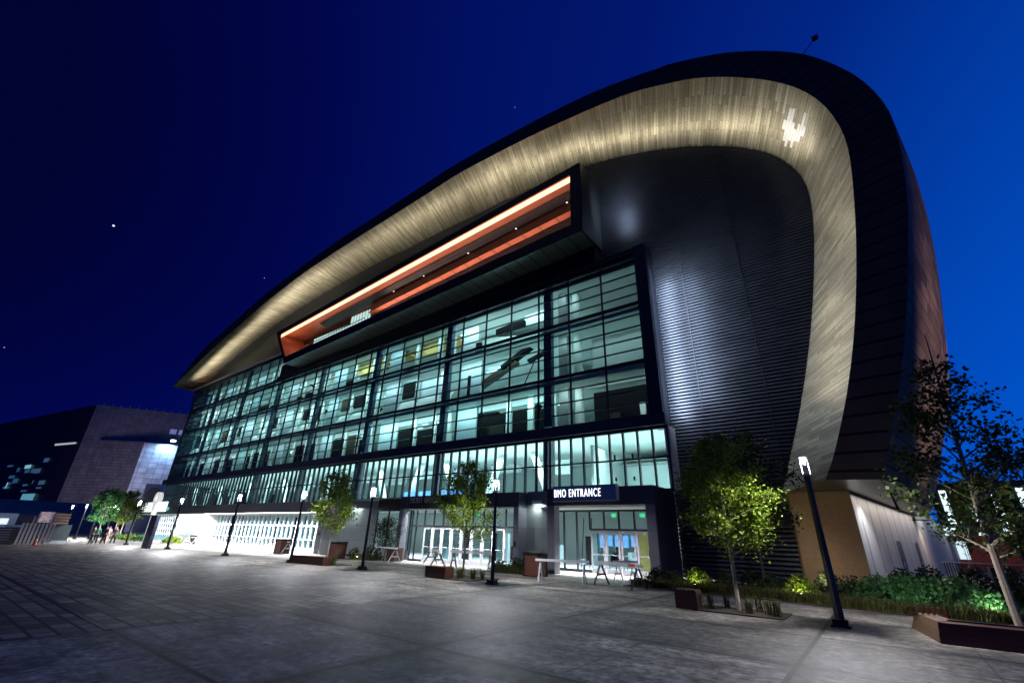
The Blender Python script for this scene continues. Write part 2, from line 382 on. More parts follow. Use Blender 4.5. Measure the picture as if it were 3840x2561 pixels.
add = mixc(nt, 1.0, cr.outputs[0], mixc(nt, 1.0, sky.outputs[0], (.012,.012,.016), 'MULTIPLY'), 'ADD')
L(add, bg.inputs['Color']); bg.inputs['Strength'].default_value = 1.0

def light(kind, loc, power, color=(1,1,1), aim=None, size=.3, size_y=None, spot=None, blend=.5, radius=None, spread=None):
    l = bpy.data.lights.new('light_'+kind.lower(), kind); l.energy = power; l.color = color
    if kind == 'AREA':
        l.shape = 'RECTANGLE' if size_y else 'SQUARE'; l.size = size
        if size_y: l.size_y = size_y
        if spread: l.spread = rad(spread)
    else: l.shadow_soft_size = radius if radius is not None else .1
    if kind == 'SPOT': l.spot_size = rad(spot); l.spot_blend = blend
    o = bpy.data.objects.new('light_'+kind.lower(), l); COL.objects.link(o); o.location = loc
    if aim is not None:
        o.rotation_euler = (Vector(aim)-Vector(loc)).to_track_quat('-Z','Y' if not size_y else 'Y').to_euler()
    return o
def strip_light(x0, x1, y, z, w_, power, color, down=True, spread=None):
    """long rectangular lamp along X, facing down or up"""
    o = light('AREA', ((x0+x1)/2,y,z), power, color, None, abs(x1-x0), w_, spread=spread)
    o.rotation_euler = (0,0,0) if down else (math.pi,0,0); return o

# ------------------------------------------------------------------ ground
g = MB(); g.face([(-2500,-2500,0),(2500,-2500,0),(2500,2500,0),(-2500,2500,0)])
tag(g.build('plaza_ground', M['plaza']), kind='structure')
g = MB(); g.face([(-200,-60,.004),(-12.2,-60,.004),(-12.2,10.2,.004),(-26.5,10.2,.004),(-30,13.2,.004),(-200,13.2,.004)])
tag(g.build('paver_field', M['pavers']), kind='structure')
g = MB(); g.box(-70,-12.2,3.22,3.34,-.02,.010)
tag(g.build('drain_channel', M['black_metal']), kind='structure')
g = MB()
g.prism([(-9.6,20.9),(-3.4,20.6),(.3,19.85),(4.2,19.85),(6,27),(3.2,40),(-1.0,27.2),(-9.4,27.3)], -.05, .035)
g.prism([(-32.6,21.3),(-29.6,22.3),(-29.5,23.8),(-33.6,25.3)], -.05, .035)
g.prism([(-18.6,21.8),(-15.3,21.9),(-15.8,24.0),(-17.8,24.0)], -.05, .035)
tag(g.build('planting_bed', M['soil']), kind='structure')
g = MB(); g.face([(4.5,36,.006),(200,20,.006),(200,400,.006),(20,400,.006)])
tag(g.build('street', M['asphalt']), kind='structure')
g = MB(); g.prism([(4.2,34),(200,17.5),(200,19.8),(4.5,36)], 0, .13)
tag(g.build('kerb', M['concrete_wall']), kind='structure')
for (x0,x1,y0,y1) in ((-5.0,-2.55,15.62,17.1),(-17.0,-14.85,16.35,18.6),(-28.6,-26.0,16.4,18.1)):
    g = MB(); g.box(x0,x1,y0,y1,-.05,.03); tag(g.build('tree_pit', M['soil']), kind='structure')

# ------------------------------------------------------------------ ARENA
CC = [(-94.53, 26.24), (-87.6, 28.17), (-80.37, 29.98), (-73.65, 31.5), (-67.33, 32.61), (-61.32, 33.13), (-55.82, 33.56), (-50.7, 33.73), (-46.03, 33.92), (-41.69, 33.93), (-37.68, 33.79), (-34.7, 33.75), (-24.03, 33.55), (-18.55, 33.19), (-13.58, 32.6), (-10.47, 31.79), (-7.52, 30.68), (-4.93, 29.44), (-2.92, 28.2), (-1.14, 26.81), (0.18, 25.31), (0.97, 23.69), (1.27, 22.27), (1.23, 20.75), (0.92, 18.63), (0.44, 16.38), (-0.21, 13.75), (-1.14, 10.57), (-2.1, 7.82), (-2.89, 5.85), (-3.48, 4.33)]
BB = [(-92.63, 24.29), (-82.25, 27.16), (-75.41, 28.93), (-69.02, 30.37), (-63.15, 31.66), (-57.58, 32.48), (-52.43, 33.13), (-47.61, 33.42), (-43.17, 33.62), (-39.09, 33.73), (-35.34, 33.84), (-29.29, 34.0), (-26.43, 34.16), (-23.74, 34.15), (-21.21, 33.94), (-18.86, 33.74), (-16.66, 33.5), (-14.6, 33.24), (-12.68, 32.92), (-10.88, 32.63), (-9.19, 32.29), (-7.61, 31.93), (-6.14, 31.41), (-4.78, 30.77), (-4.64, 30.71), (-3.28, 30.07), (-1.55, 28.84), (-0.03, 27.45), (1.12, 26.19), (2.11, 24.71), (2.76, 23.08), (3.05, 21.43), (3.07, 19.77), (2.78, 17.71), (2.3, 15.12), (1.71, 12.54), (1.02, 9.97), (0.29, 7.76), (-0.4, 6.02), (-0.84, 5.01), (-1.21, 4.33)]
AA = [(-93.6, 24.6), (-84.8, 29.34), (-77.6, 30.99), (-71.01, 32.5), (-64.9, 33.76), (-59.12, 34.53), (-53.78, 35.12), (-48.85, 35.54), (-44.29, 35.78), (-40.04, 35.79), (-29.95, 36.09), (-26.99, 36.23), (-24.2, 36.11), (-21.6, 35.97), (-19.18, 35.76), (-16.91, 35.56), (-14.79, 35.33), (-12.81, 35.07), (-10.95, 34.77), (-9.21, 34.37), (-7.59, 33.9), (-6.06, 33.44), (-4.65, 32.88), (-4.49, 32.94), (-1.26, 31.24), (1.1, 29.33), (2.79, 27.49), (3.97, 25.36), (4.62, 23.65), (5.01, 21.57), (4.94, 19.85), (4.73, 18.16), (4.48, 16.64), (4.1, 14.94), (3.55, 12.87), (3.24, 11.67), (2.61, 9.62), (2.07, 7.98), (1.5, 6.5), (1.01, 5.27), (0.62, 4.29)]
YC, YB_, YA = 27.4, 22.38, 22.68
def catmull(P, n):
    """smooth and resample by arc length"""
    out = []
    for i in range(len(P)-1):
        p0, p1, p2, p3 = P[max(i-1,0)], P[i], P[i+1], P[min(i+2,len(P)-1)]
        for k in range(10):
            t = k/10
            out.append(tuple(.5*((2*p1[d])+(-p0[d]+p2[d])*t+(2*p0[d]-5*p1[d]+4*p2[d]-p3[d])*t*t+(-p0[d]+3*p1[d]-3*p2[d]+p3[d])*t**3) for d in (0,1)))
    out.append(P[-1])
    # light smoothing
    for _ in range(12):
        out = [out[0]]+[tuple((out[i-1][d]+2*out[i][d]+out[i+1][d])/4 for d in (0,1)) for i in range(1,len(out)-1)]+[out[-1]]
    s = [0]
    for a, b in zip(out, out[1:]): s.append(s[-1]+math.dist(a,b))
    res = []; j = 0
    for k in range(n):
        t = s[-1]*k/(n-1)
        while j < len(s)-2 and s[j+1] < t: j += 1
        f = (t-s[j])/max(1e-9,s[j+1]-s[j]); res.append(tuple(out[j][d]*(1-f)+out[j+1][d]*f for d in (0,1)))
    return res, s[-1]
NS = 150
cC, lenC = catmull(CC, NS); cB, lenB = catmull(BB, NS); cA, lenA = catmull(AA, NS)
P3 = lambda c, Y: [(x,Y,z) for x, z in c]
arc = [lenC*i/(NS-1) for i in range(NS)]

arena = thing('arena', 'huge modern arena with sweeping curved roof, glowing glass front and dark louvered wall', 'arena', (-40,27,0))
AR = dict(parent=arena, world=True)
mb = MB(); mb.loft(P3(cB,YB_), P3(cC,YC), 0, arc, 0, 5.2)
soffit = mb.build('soffit', M['shingles'], smooth=True, weld=True, label='golden lit shingled soffit under the roof edge', **AR)
mb = MB(); mb.loft(P3(cA,YA), P3(cB,YB_), 0, arc, 0, 2.5)
mb.build('fascia', M['fascia'], smooth=True, weld=True, label='black curved fascia of the roof edge', **AR)
# shell: bulging side and roof behind the fascia
def Ex(z):
    T = [(4.3,3.2),(6.1,4.0),(11.4,6.05),(14.1,6.75),(16.7,7.2),(19.7,7.75),(23.8,8.35),(27.2,8.7),(30.3,8.9),(33,8.7)]
    for (a,b),(c,d) in zip(T,T[1:]):
        if z <= c: return b+(d-b)*(z-a)/(c-a)
    return T[-1][1]
Ecur = []; kx = max(range(NS), key=lambda i: cA[i][0]); kt = max(range(NS), key=lambda i: cA[i][1])
for i,(x,z) in enumerate(cA):
    z2 = z + 2.6*max(0,(z-4.3))/32
    if i >= kx: e = Ex(z2)
    elif i <= kt: e = x + 2
    else:
        t = (i-kt)/(kx-kt); e = x*(1-t)+Ex(z2)*t + (1-t)*2 + 3.2*math.sin(math.pi*t)*.15
    Ecur.append((e,z2))
def section(sx, dz, Y):
    return [(-45+(x+45)*sx, Y, 4.3+(z-4.3)*dz) for x, z in Ecur]
a3 = P3(cA,YA); e3 = P3(Ecur,42.5)
secs = [a3]
for k in range(1,6):
    t = k/6; secs.append([tuple(a[d]*(1-t)+e[d]*t + (.35*math.sin(math.pi*t) if d == 0 and i > kt else 0) for d in range(3)) for i,(a,e) in enumerate(zip(a3,e3))])
secs += [e3, section(1.0,1.01,56), section(.99,1.0,75), section(.95,.94,98), section(.86,.82,118), section(.70,.6,132)]
mb = MB()
for p, q in zip(secs, secs[1:]):
    y0, y1 = p[0][1], q[0][1]
    mb.loft(q, p, 0, arc, y1, y0)
shell = mb.build('roof_shell', M['shell'], smooth=True, weld=True, label='metal panelled shell curving over the side', **AR)
# underside of the right leg and of the left tip
mb = MB(); leg = [secs[k][-1] for k in range(0,9)]
inner = [(cC[-1][0],27.4,4.33),(-.66,27.4,4.33)]+[( -.66+(s[1]-27.4)*.151, s[1], 4.33) for s in leg if s[1] > 28]
outer = [(cB[-1][0],YB_,4.33)]+[(s[0],s[1],4.33) for s in leg]
mb.face([outer[0]]+outer[1:]+inner[::-1])
mb.build('leg_underside', M['soffit_grey'], **AR)
tipB, tipC, tipA = (cB[0][0],YB_,cB[0][1]), (cC[0][0],YC,cC[0][1]), (cA[0][0],YA,cA[0][1])
wtip = (-93.6,27.4,24.4)
mb = MB(); mb.face([tipB,wtip,tipC]); mb.face([tipA,tipC,wtip,tipB])
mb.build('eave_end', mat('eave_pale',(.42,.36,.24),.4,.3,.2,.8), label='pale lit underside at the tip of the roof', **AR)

# louvered wall -----------------------------------------------------
def cross(z):
    xs = []
    for (a,za),(b,zb) in zip(cC,cC[1:]):
        if (za-z)*(zb-z) <= 0 and za != zb: xs.append(a+(b-a)*(z-za)/(zb-za))
    return (min(xs) if xs else None, max(xs) if xs else None)
mb = MB(); back = MB(); z = .12; ztop = max(p[1] for p in cC)
PIT = .21
while z < ztop-.2:
    z1 = z+PIT
    xl, xr = cross(z1-.02)
    if z < 26.3: xl = -93.5
    if z < 24.9: xl = -61.3
    if z < 21.05: xl = -9.0
    if z < 4.6: xl = -9.0; xr = -3.3 if z1 > 4.33 else -3.3
    if xr is None: break
    if xr-xl > .2:
        yb, yf = 27.4, 27.27
        a,b,c,d = z, z+.035, z+.135, z+.17
        mb.face([(xl,yb,a),(xr,yb,a),(xr,yf,b),(xl,yf,b)]); mb.face([(xl,yf,b),(xr,yf,b),(xr,yf,c),(xl,yf,c)]); mb.face([(xl,yf,c),(xr,yf,c),(xr,yb,d),(xl,yb,d)])
        back.face([(xl,27.46,z-.03),(xr,27.46,z-.03),(xr,27.46,z1+.03),(xl,27.46,z1+.03)])
    z = z1
lw = mb.build('louvered_wall', M['louver'], label='dark ribbed metal wall with bright light patches', **AR)
back.build('backing', M['black_metal'], lw)

# glass front -------------------------------------------------------
XL, XR, ZB0, ZT = -91.8, -9.45, 8.9, 20.6
levels = [(8.9,12.5),(12.5,16.75),(16.75,20.6)]
mull = MB(); GY = 26.15
xs = [-9.45-2.77*k for k in range(0,30)]; xs = [x for x in xs if x > XL]+[XL]
for x in xs:
    mull.box(x-.045,x+.045,GY-.10,GY+.04, ZB0, ZT)
    if x < -61.5: mull.box(x-.045,x+.045,GY-.10,GY+.04, ZT, 24.0)
for zz, t in [(12.52,.12),(16.75,.12),(20.55,.18)]: mull.box(XL,XR,GY-.14,GY+.06,zz-t,zz+t)
for zz in [9.75,10.6,11.5, 13.4,14.2,15.05,15.9, 17.5,18.3,19.15,19.9]: mull.box(XL,XR,GY-.11,GY+.015,zz-.035,zz+.035)
for zz in [21.4,22.25,23.1]: mull.box(XL,-61.6,GY-.11,GY+.015,zz-.035,zz+.035)
curt = mull.build('curtain_wall', M['mullion'], label='tall glass curtain wall with dark mullion grid', **AR)
gl = MB(); gl.face([(XL,GY,ZB0),(XR,GY,ZB0),(XR,GY,ZT),(XL,GY,ZT)]); gl.face([(XL,GY,ZT),(-61.5,GY,ZT),(-61.5,GY,24.0),(XL,GY,24.0)])
gl.face([(XL,GY,ZB0),(XL,GY,24),(XL,38,24),(XL,38,ZB0)])
gl.build('glazing', M['glass_teal'], curt)
PXs = [-17.2-11.05*k for k in range(7)]
for x in PXs:
    mb = MB()
    pw_ = .34 if x > -45 else .22
    for a, b in levels: mb.box(x-pw_,x+pw_,26.5,26.9,a+.25,b-.22)
    if x < -62: mb.box(x-pw_,x+pw_,26.5,26.9,20.8,23.9)
    mb.build('pillar', M['pillar'], curt)
# frame around the glass: right pilaster, top beam, band below
mb = MB(); mb.box(-9.45,-8.62,25.85,27.27,8.2,21.2); mb.build('pilaster', M['navy_metal'], **AR)
mb = MB(); mb.box(-61.2,-9.45,25.9,27.25,20.68,21.1); mb.box(-61.2,-12.6,26.2,27.25,21.1,22.9); mb.build('head_beam', M['black_metal'], **AR)
mb = MB(); mb.box(-93.6,-8.5,25.75,26.6,8.2,8.92); mb.build('spandrel_band', M['navy_panel'], label='dark band between the two glass storeys', **AR)
mb = MB(); mb.box(-92.8,-61.4,25.9,27.27,24.0,24.55); mb.build('eave_beam', M['black_metal'], **AR)
mb = MB(); mb.box(-93.4,-61.2,25.75,26.1,24.552,24.85); mb.build('eave_trim', M['white_frame'], label='pale metal trim line above the far glass', **AR)
mb = MB(); mb.box(-92.4,-91.9,25.95,38,8.92,24.0); mb.box(-93.0,-92.4,25.8,27.4,22.9,23.3); mb.build('end_wall', M['navy_metal'], **AR)
# lower curtain wall ------------------------------------------------
lo = MB(); x = -8.55
lx = [-8.55-.935*k for k in range(90)]; lx = [a for a in lx if a > -92]
for a in lx: lo.box(a-.045,a+.045,GY-.14,GY+.08,4.55,8.2)
lo.box(-92,-8.5,GY-.15,GY+.05,6.3,6.4); lo.box(-92,-8.5,GY-.15,GY+.05,8.02,8.2); lo.box(-92,-8.5,GY-.15,GY+.1,4.5,4.62)
lowc = lo.build('lower_curtain_wall', M['mullion'], label='lower glass storey with close upright mullions', **AR)
gl = MB(); gl.face([(-92,GY,4.5),(-8.5,GY,4.5),(-8.5,GY,8.2),(-92,GY,8.2)]); gl.build('glazing', M['glass_clear'], lowc)
mb = MB(); mb.box(-8.58,-8.48,26.1,27.3,4.6,8.2); mb.box(-8.75,-8.46,26.12,26.3,4.6,8.2); mb.build('corner_return', M['white_wall'], **AR)
for x in PXs[:5]:
    MB().box(x-.33,x+.33,26.4,26.9,4.62,8.2).build('pillar', M['purple_panel'], lowc)

# interior ----------------------------------------------------------
mb = MB()
for zz in (4.15,8.25,12.3,16.55,20.4,24.1):
    x1 = -9.0 if zz < 21 else -61.6
    mb.box(-91.7,x1,26.75 if zz > 5 else 27.5,39.5,zz,zz+.32)
floors = mb.build('interior_floor', M['int_white'], **AR)
mb = MB(); mb.box(-91.7,-8.9,39.4,39.8,0,24); mb.box(-8.9,-8.6,27.5,39.8,4.3,21); mb.build('interior_wall', M['int_white'], **AR)
rnd = random.Random(11)
dark, white, grey, brown, yel = Pieces(), Pieces(), Pieces(), Pieces(), Pieces()
def bay_x(k, s): return -9.45-11.05*k-s
blue = Pieces()
for k in range(7):
    px = -28.25-11.05*k               # left pillar of the bay; the bay runs to px+11.05
    for li,(a,b) in enumerate(levels+[(20.7,24.0)]):
        if li == 3 and k < 3: continue
        if k == 6 and li != 3: pass
        blue.box(px+.45, px+.45+rnd.uniform(1.9,2.9), 27.9, 28.1, a+.15, b-.2)
        if k > 0 or li == 0:
            x = px+3.1+rnd.uniform(-.3,.3); end = px+10.3
            while x < end-.8:
                wdt = rnd.uniform(1.2,3.0); x1 = min(end, x+wdt)
                if li == 0: h0, h1 = a+.1, a+rnd.uniform(2.0,2.7)
                elif li == 1: h0, h1 = b-rnd.uniform(1.9,2.4), b-.55
                else: h0, h1 = a+.1, a+rnd.uniform(.9,1.9)
                rr_ = rnd.random()
                if rr_ < .68: dark.box(x, x1, 28.0, 28.2, h0, h1)
                elif rr_ < .80: brown.box(x, x1, 28.0, 28.2, h0, h1)
                elif rr_ < .9: blue.box(x, x1, 28.2, 28.3, h0, h1)
                x = x1+.1
                wc_ = rnd.uniform(.25,.6); white.box(x, x+wc_, 27.85, 28.1, a+.1, b-.2); x += wc_+.1
            if li == 0: grey.box(px+3.0, px+10.6, 27.95, 28.15, a+2.72, b-.2)
            if li == 1:
                white.face([(px+3,27.6,a+.75),(px+10.6,27.6,a+.75),(px+10.6,28.2,a+1.75),(px+3,28.2,a+1.75)]); grey.box(px+3, px+10.6, 27.62, 27.8, a+.1, a+.72)
            if li >= 2 and rnd.random() < .6: white.box(px+3, px+10.6, 29.4, 29.7, b-1.4, b-.8)
# right-hand bay: big pale ceiling, round column, dark concourse
white.tube([(-15.55,28.3,8.6),(-15.55,28.3,20.4)],[.33,.33],16)
grey.box(-16.85,-16.1,27.6,27.9,8.9,20.4)
grey.face([(-16.0,28,20.3),(-9,28,20.3),(-9,38,15.2),(-16.0,38,15.2)]); grey.box(-14.9,-9.5,29.5,29.7,12.6,16.6)
dark.box(-14.8,-9.5,29.2,29.4,8.9,12.0); grey.box(-14.6,-9.5,28.4,28.5,8.7,9.35); brown.box(-13.4,-12.7,29,29.15,8.9,10.2); white.box(-11.2,-10.8,29,29.15,9,10.7); grey.box(-10.5,-10.0,29,29.15,9,10.9); grey.box(-14.9,-9.5,28.2,28.3,12.05,12.3)
# second bay: sloping pale bowl underside, stair flights, dark angled soffits
white.face([(-28,30.5,20.3),(-18,30.5,18.6),(-18,36,14.2),(-28,36,15.8)])
dark.obox((-20.6,28.2,16.4),(5.2,.6,.35),0,0,0,-.42); dark.obox((-22.0,27.9,18.9),(3.0,.5,.55),0,0,0,-.08); blue.obox((-19.6,28.3,19.3),(2.0,.3,1.0)); dark.obox((-25.8,28,17.6),(.5,.3,1.6)); dark.obox((-26.6,28,14.3),(.35,.3,1.9))
brown.obox((-23.6,28.3,14.9),(4.6,.5,.55),0,0,0,-.38); dark.obox((-20.0,28.0,14.2),(.07,.07,4.6),0,0,0,.5); dark.obox((-19.2,28.1,15.6),(1.9,.4,.25),0,0,0,-.25)
white.obox((-23.5,30.2,12.9),(7.5,1.2,1.1),0,0,0,-.18); white.obox((-21.6,30.5,10.4),(5.5,1.4,1.1),0,0,0,-.75)
dark.obox((-25.6,28.2,10.4),(1.1,.3,2.4)); dark.obox((-24.0,28.2,10.5),(1.6,.3,2.0)); brown.obox((-23.2,28.1,9.6),(1.6,.3,1.2)); dark.obox((-19.4,28.2,10.6),(.5,.3,1.9),0,0,0,.3); dark.obox((-20.8,28.2,9.7),(.5,.3,1.0)); dark.obox((-27.0,28.2,10.6),(.45,.3,2.6))
# yellow ceiling bays of the top storey
for a, b in ((-35.5,-29.4),(-39.0,-36.8),(-46.8,-40.6),(-52.4,-50.8)):
    yel.box(a,b,28.6,30.6,20.0,20.25); yel.box(a+.3,b-.5,28.5,28.6,19.1,19.9)
for _ in range(26):
    x = rnd.uniform(-90,-30); li = rnd.randrange(3); a,b = levels[li]
    (white if rnd.random()<.5 else dark).obox((x,28.5,rnd.uniform(a+.8,b-.8)),(rnd.uniform(1.5,4),.3,.16),0,0,0,rnd.uniform(-.6,.6))
# storey of the lower glass: wide bulkheads, angled braces
for k in range(16):
    x = -18-5.0*k
    (grey if k%3==1 else white).box(x-3.6,x-.4,31.5,31.8,6.6+.4*(k%2),7.7)
    white.obox((x-2,30.0,6.2),(.35,.5,4.2),0,0,0,.42 if k%2 else -.42)
    if k%4 == 2: dark.box(x-2.4,x-.6,33,33.2,5.0,6.6)
for z0,z1,mm in ((5.6,6.0,0),):
    pass
for x in (-12.0,-13.3,-14.6): dark.box(x-.05,x+.05,28.9,29.0,6.9,7.25); dark.box(x-.05,x+.05,28.9,29.0,5.5,5.75)
grey.box(-14.9,-14.7,28.5,36,4.5,8.0); white.box(-14.7,-9,33.5,33.7,4.5,7.1); grey.box(-14.7,-9,33.3,33.5,7.1,7.3)
blue.build('interior_wall_panel', mat('int_blue',(.42,.52,.56),.6,0,.12,.6), **AR)
dk = dark.build('interior_dark_panel', M['int_dark'], **AR); white.build('interior_partition', M['int_white'], **AR); grey.build('interior_bulkhead', M['int_grey'], **AR)
brown.build('interior_timber_panel', M['int_brown'], **AR); yel.build('ceiling_panel', M['int_yellow'], label='yellow ceiling panel of the top storey', **AR)
sc = Pieces()
for x in (-33.5,-31.4,-29.2,-27.2): sc.box(x-1.9,x-.05,29.2,29.3,4.75,5.5)
sc.build('display_screen', mat('screen_blue',(.1,.2,.5),.3,0,.6,1.2,emit=(.12,.38,.9),es=.9), label='blue glowing screens inside the lower glass storey', **AR)
# small lamps visible inside
spot = Pieces()
for x, y, z_ in ((-13.1,31,17.8),(-13.2,31,16.2),(-10.0,30,14.1),(-10.1,30.5,16.9),(-12.2,31,13.1),(-24.2,30,9.9),(-37.4,30.5,10.6),(-37.0,30.5,9.6),(-37.8,30.5,9.4),(-36.8,30.4,10.9),(-27.6,30.2,10.2)):
    spot.obox((x,y,z_),(.16,.16,.12))
spot.build('downlight', glow('warm_downlight',(1,.85,.6),6), **AR)
ft = Pieces()
for x, z_, l_ in ((-80.5,11.4,.9),(-81.6,12.0,.7),(-79.2,10.9,1.2),(-74.4,9.8,1.6),(-84.3,10.0,1.3),(-70.2,15.4,.9),(-62.5,9.6,1.3),(-66.5,14.6,.8),(-56.4,10.8,1.6),(-88.0,10.3,.8)):
    ft.obox((x,28.2,z_),(l_,.15,.22),0,0,0,rnd.uniform(-.3,.3))
for _ in range(34):
    li_ = rnd.randrange(3); ft.obox((rnd.uniform(-90,-17),rnd.uniform(28.3,31),levels[li_][1]-rnd.uniform(.35,.6)),(rnd.uniform(.3,1.8),.18,.06))
ft.build('ceiling_light', glow('cool_tube',(.6,.95,1),3.0), **AR)

# balcony box -------------------------------------------------------
fY, bY = 24.04, 27.27
oL, oR = ((-60.6,27.0),(-55.9,21.4)), ((-12.47,29.62),(-12.54,22.86))    # (top),(bottom)
iL, iR = ((-59.3,26.35),(-56.0,22.35)), ((-13.38,28.76),(-13.44,23.84))
def lerp(a,b,t): return tuple(a[i]*(1-t)+b[i]*t for i in range(len(a)))
F3 = lambda p, y: (p[0],y,p[1])
fr = MB()
ring_o = [oL[0],oR[0],oR[1],oL[1]]; ring_i = [iL[0],iR[0],iR[1],iL[1]]
for i in range(4):
    a,b = ring_o[i], ring_o[(i+1)%4]; c,d = ring_i[i], ring_i[(i+1)%4]
    fr.face([F3(a,fY),F3(b,fY),F3(d,fY),F3(c,fY)])
for i in (0,1,3):
    a,b = ring_o[i], ring_o[(i+1)%4]; fr.face([F3(a,fY),F3(a,bY),F3(b,bY),F3(b,fY)])
bal = fr.build('balcony', M['black_metal'], label='projecting box balcony with glowing orange lining', **AR)
ub = MB(); ub.face([F3(oR[1],fY),F3(oL[1],fY),F3((oL[1][0],oL[1][1]),26.2),F3(oR[1],26.2)]); ub.build('underside', M['box_under'], bal)
sp_ = MB(); sp_.face([(-12.462,fY,22.9),(-12.462,bY,22.9),(-12.40,bY,29.55),(-12.40,fY,29.6)]); sp_.build('side_panel', M['soffit_grey'], bal)
ln = MB()                                   # lining: ceiling and left end, sloping back into the building
dY = 30.2
ln.face([F3(iL[0],fY),F3(iR[0],fY),(iR[0][0],dY,29.0),(iL[0][0],dY,26.6)])
ln.face([F3(iL[0],fY),(iL[0][0]+.4,dY,26.6),(iL[1][0]+.4,dY,22.35),F3(iL[1],fY)])
ln.face([F3(iR[0],fY),F3(iR[1],fY),(iR[1][0],dY,23.84),(iR[0][0],dY,29.0)])
ln.build('lining', M['copper_lining'], bal)
fl = MB(); fl.face([F3(iL[1],fY),F3(iR[1],fY),(iR[1][0],dY,23.8),(iL[1][0],dY,22.3)]); fl.build('deck', M['bulkhead'], bal)
st = MB(); st.face([(iL[0][0]+.25,fY+.10,26.32),(iR[0][0]-.02,fY+.10,28.72),(iR[0][0]-.02,fY+.18,28.22),(iL[0][0]+.25,fY+.18,25.93)]); st.build('light_strip', M['strip_amber'], bal)
# ceiling dark band and hanging bulkhead with lit underside
tt = lambda x: (x-iL[0][0])/(iR[0][0]-iL[0][0])
def zc(x): return 26.35+(28.76-26.35)*tt(x)
bk = MB(); xa, xb = -42.3, -13.45
bk.face([(xa,26.6,zc(xa)-.28),(xb,26.6,zc(xb)-.10),(xb,26.6,zc(xb)-1.0),(xa,26.6,zc(xa)-1.15)])
for k in range(6):
    t0, t1 = k/6*math.pi/2, (k+1)/6*math.pi/2
    p0 = (xa-.9*math.sin(t0), 26.6+.9*(1-math.cos(t0))); p1 = (xa-.9*math.sin(t1), 26.6+.9*(1-math.cos(t1)))
    bk.face([(p0[0],p0[1],zc(xa)-.28),(p0[0],p0[1],zc(xa)-1.15),(p1[0],p1[1],zc(xa)-1.15),(p1[0],p1[1],zc(xa)-.28)])
bk.build('bulkhead', M['bulkhead'], bal)
uk = MB(); uk.face([(xa-.7,26.62,zc(xa)-1.15),(xb,26.62,zc(xb)-1.0),(xb,30.2,zc(xb)-.9),(xa-.9,30.2,zc(xa)-1.05)]); uk.build('bulkhead_underside', striped('salmon_panel',(.62,.20,.12),'X',.55,.3,.5,.1,.7,.1), bal)
cb_ = MB(); cb_.face([(-52,25.5,zc(-52)-.10),(xb,25.5,zc(xb)-.04),(xb,26.58,zc(xb)-.10),(-52,26.58,zc(-52)-.28)]); cb_.build('ceiling_band', striped('ceiling_grille',(.010,.009,.014),'X',.8,.4,.4,.3,.4), bal)
sw = Pieces()
for k in range(21):
    x = -55.6+k*.6
    sw.box(x,x+.33,27.1,27.2,22.3,25.9 if x < -47.5 else 26.9)
sw.build('window_band', mat('lit_slots',(.5,.7,.68),.5,emit=(.40,.70,.68),es=.95), bal)
rl = MB(); rl.tube([(-58,26.4,24.7),(-43.2,26.4,25.35)],[.05,.05],6); rl.build('handrail', M['copper_lining'], bal)
dl = Pieces()
for x in (-15.0,-20.5,-26.5,-33,-38): dl.obox((x,26.3,zc(x)-.26),(.12,.12,.06))
dl.build('downlight', glow('pink_downlight',(1,.8,.75),1.2), bal)

# brick pier and concrete side wall ----------------------------------
mb = MB()
mb.face([(-3.2,27.32,0),(-.66,27.32,0),(-.66,27.32,4.328),(-3.2,27.32,4.328)]); mb.face([(-3.75,28.4,0),(-3.2,27.32,0),(-3.2,27.32,4.328),(-3.48,27.42,4.328)])
mb.box(-3.05,-.80,27.26,27.32,.0,.75); mb.box(-.95,-.70,27.28,27.32,.75,4.2); mb.box(-3.19,-.68,27.27,27.32,4.2,4.326)
mb.build('brick_pier', M['brick'], label='tan brick base under the roof leg', **AR)
mb = MB(); mb.face([(-.66,27.32,0),(8.2,86,0),(8.2,86,4.328),(-.66,27.32,4.328)]); 
side = mb.build('side_wall', M['board_wall'], label='board marked concrete wall of the side', **AR)
def sidep(y, off=0): return -.66+(y-27.32)*.151+off
for y in (36.5,44.0):
    dm = MB(); dm.face([(sidep(y,.03),y,0.02),(sidep(y+1.5,.03),y+1.5,.02),(sidep(y+1.5,.03),y+1.5,2.3),(sidep(y,.03),y,2.3)])
    d = dm.build('door', M['black_metal'], **AR)
    MB().obox((sidep(y+.2,.07),y+.25,1.05),(.05,.05,.2)).build('handle', M['grey_frame'], d)
mb = MB(); mb.obox((sidep(48,.5),48,4.05),(1.0,2.2,.22)); mb.build('side_canopy', M['soffit_grey'], **AR)

# ground floor -------------------------------------------------------
PF = 24.07
def portal(name_label, xl, xr, top, oxl, oxr, otop, depth, jw):
    mb = MB()
    mb.box(xl,xr,PF,depth,otop,top)                                   # header
    p = mb.build('portal', M['navy_panel'], label=name_label, **AR)
    MB().box(xl,oxl,PF+.003,min(depth,PF+.6),0,otop-.002).build('jamb', M['jamb_panel'], p); MB().box(oxr,xr,PF+.003,depth,0,otop-.002).build('jamb', M['jamb_panel'], p)
    MB().box(oxl-(1.6 if depth > 26 else 0),oxr,PF+.65,depth,otop-.05,otop-.004).build('ceiling', M['white_wall'], p)
    return p
bmo = portal('navy entrance portal with the lit entrance sign', -15.7,-9.0,4.62,-15.2,-9.5,3.65,27.3,.5)
tik = portal('grey ticket office portal with a row of white doors', -29.45,-17.85,4.53,-29.05,-18.25,3.62,25.3,.5)
mb = MB(); mb.box(-9.0,-8.96,PF+.02,27.3,0,4.6); mb.build('portal_side', M['navy_panel'], **AR)

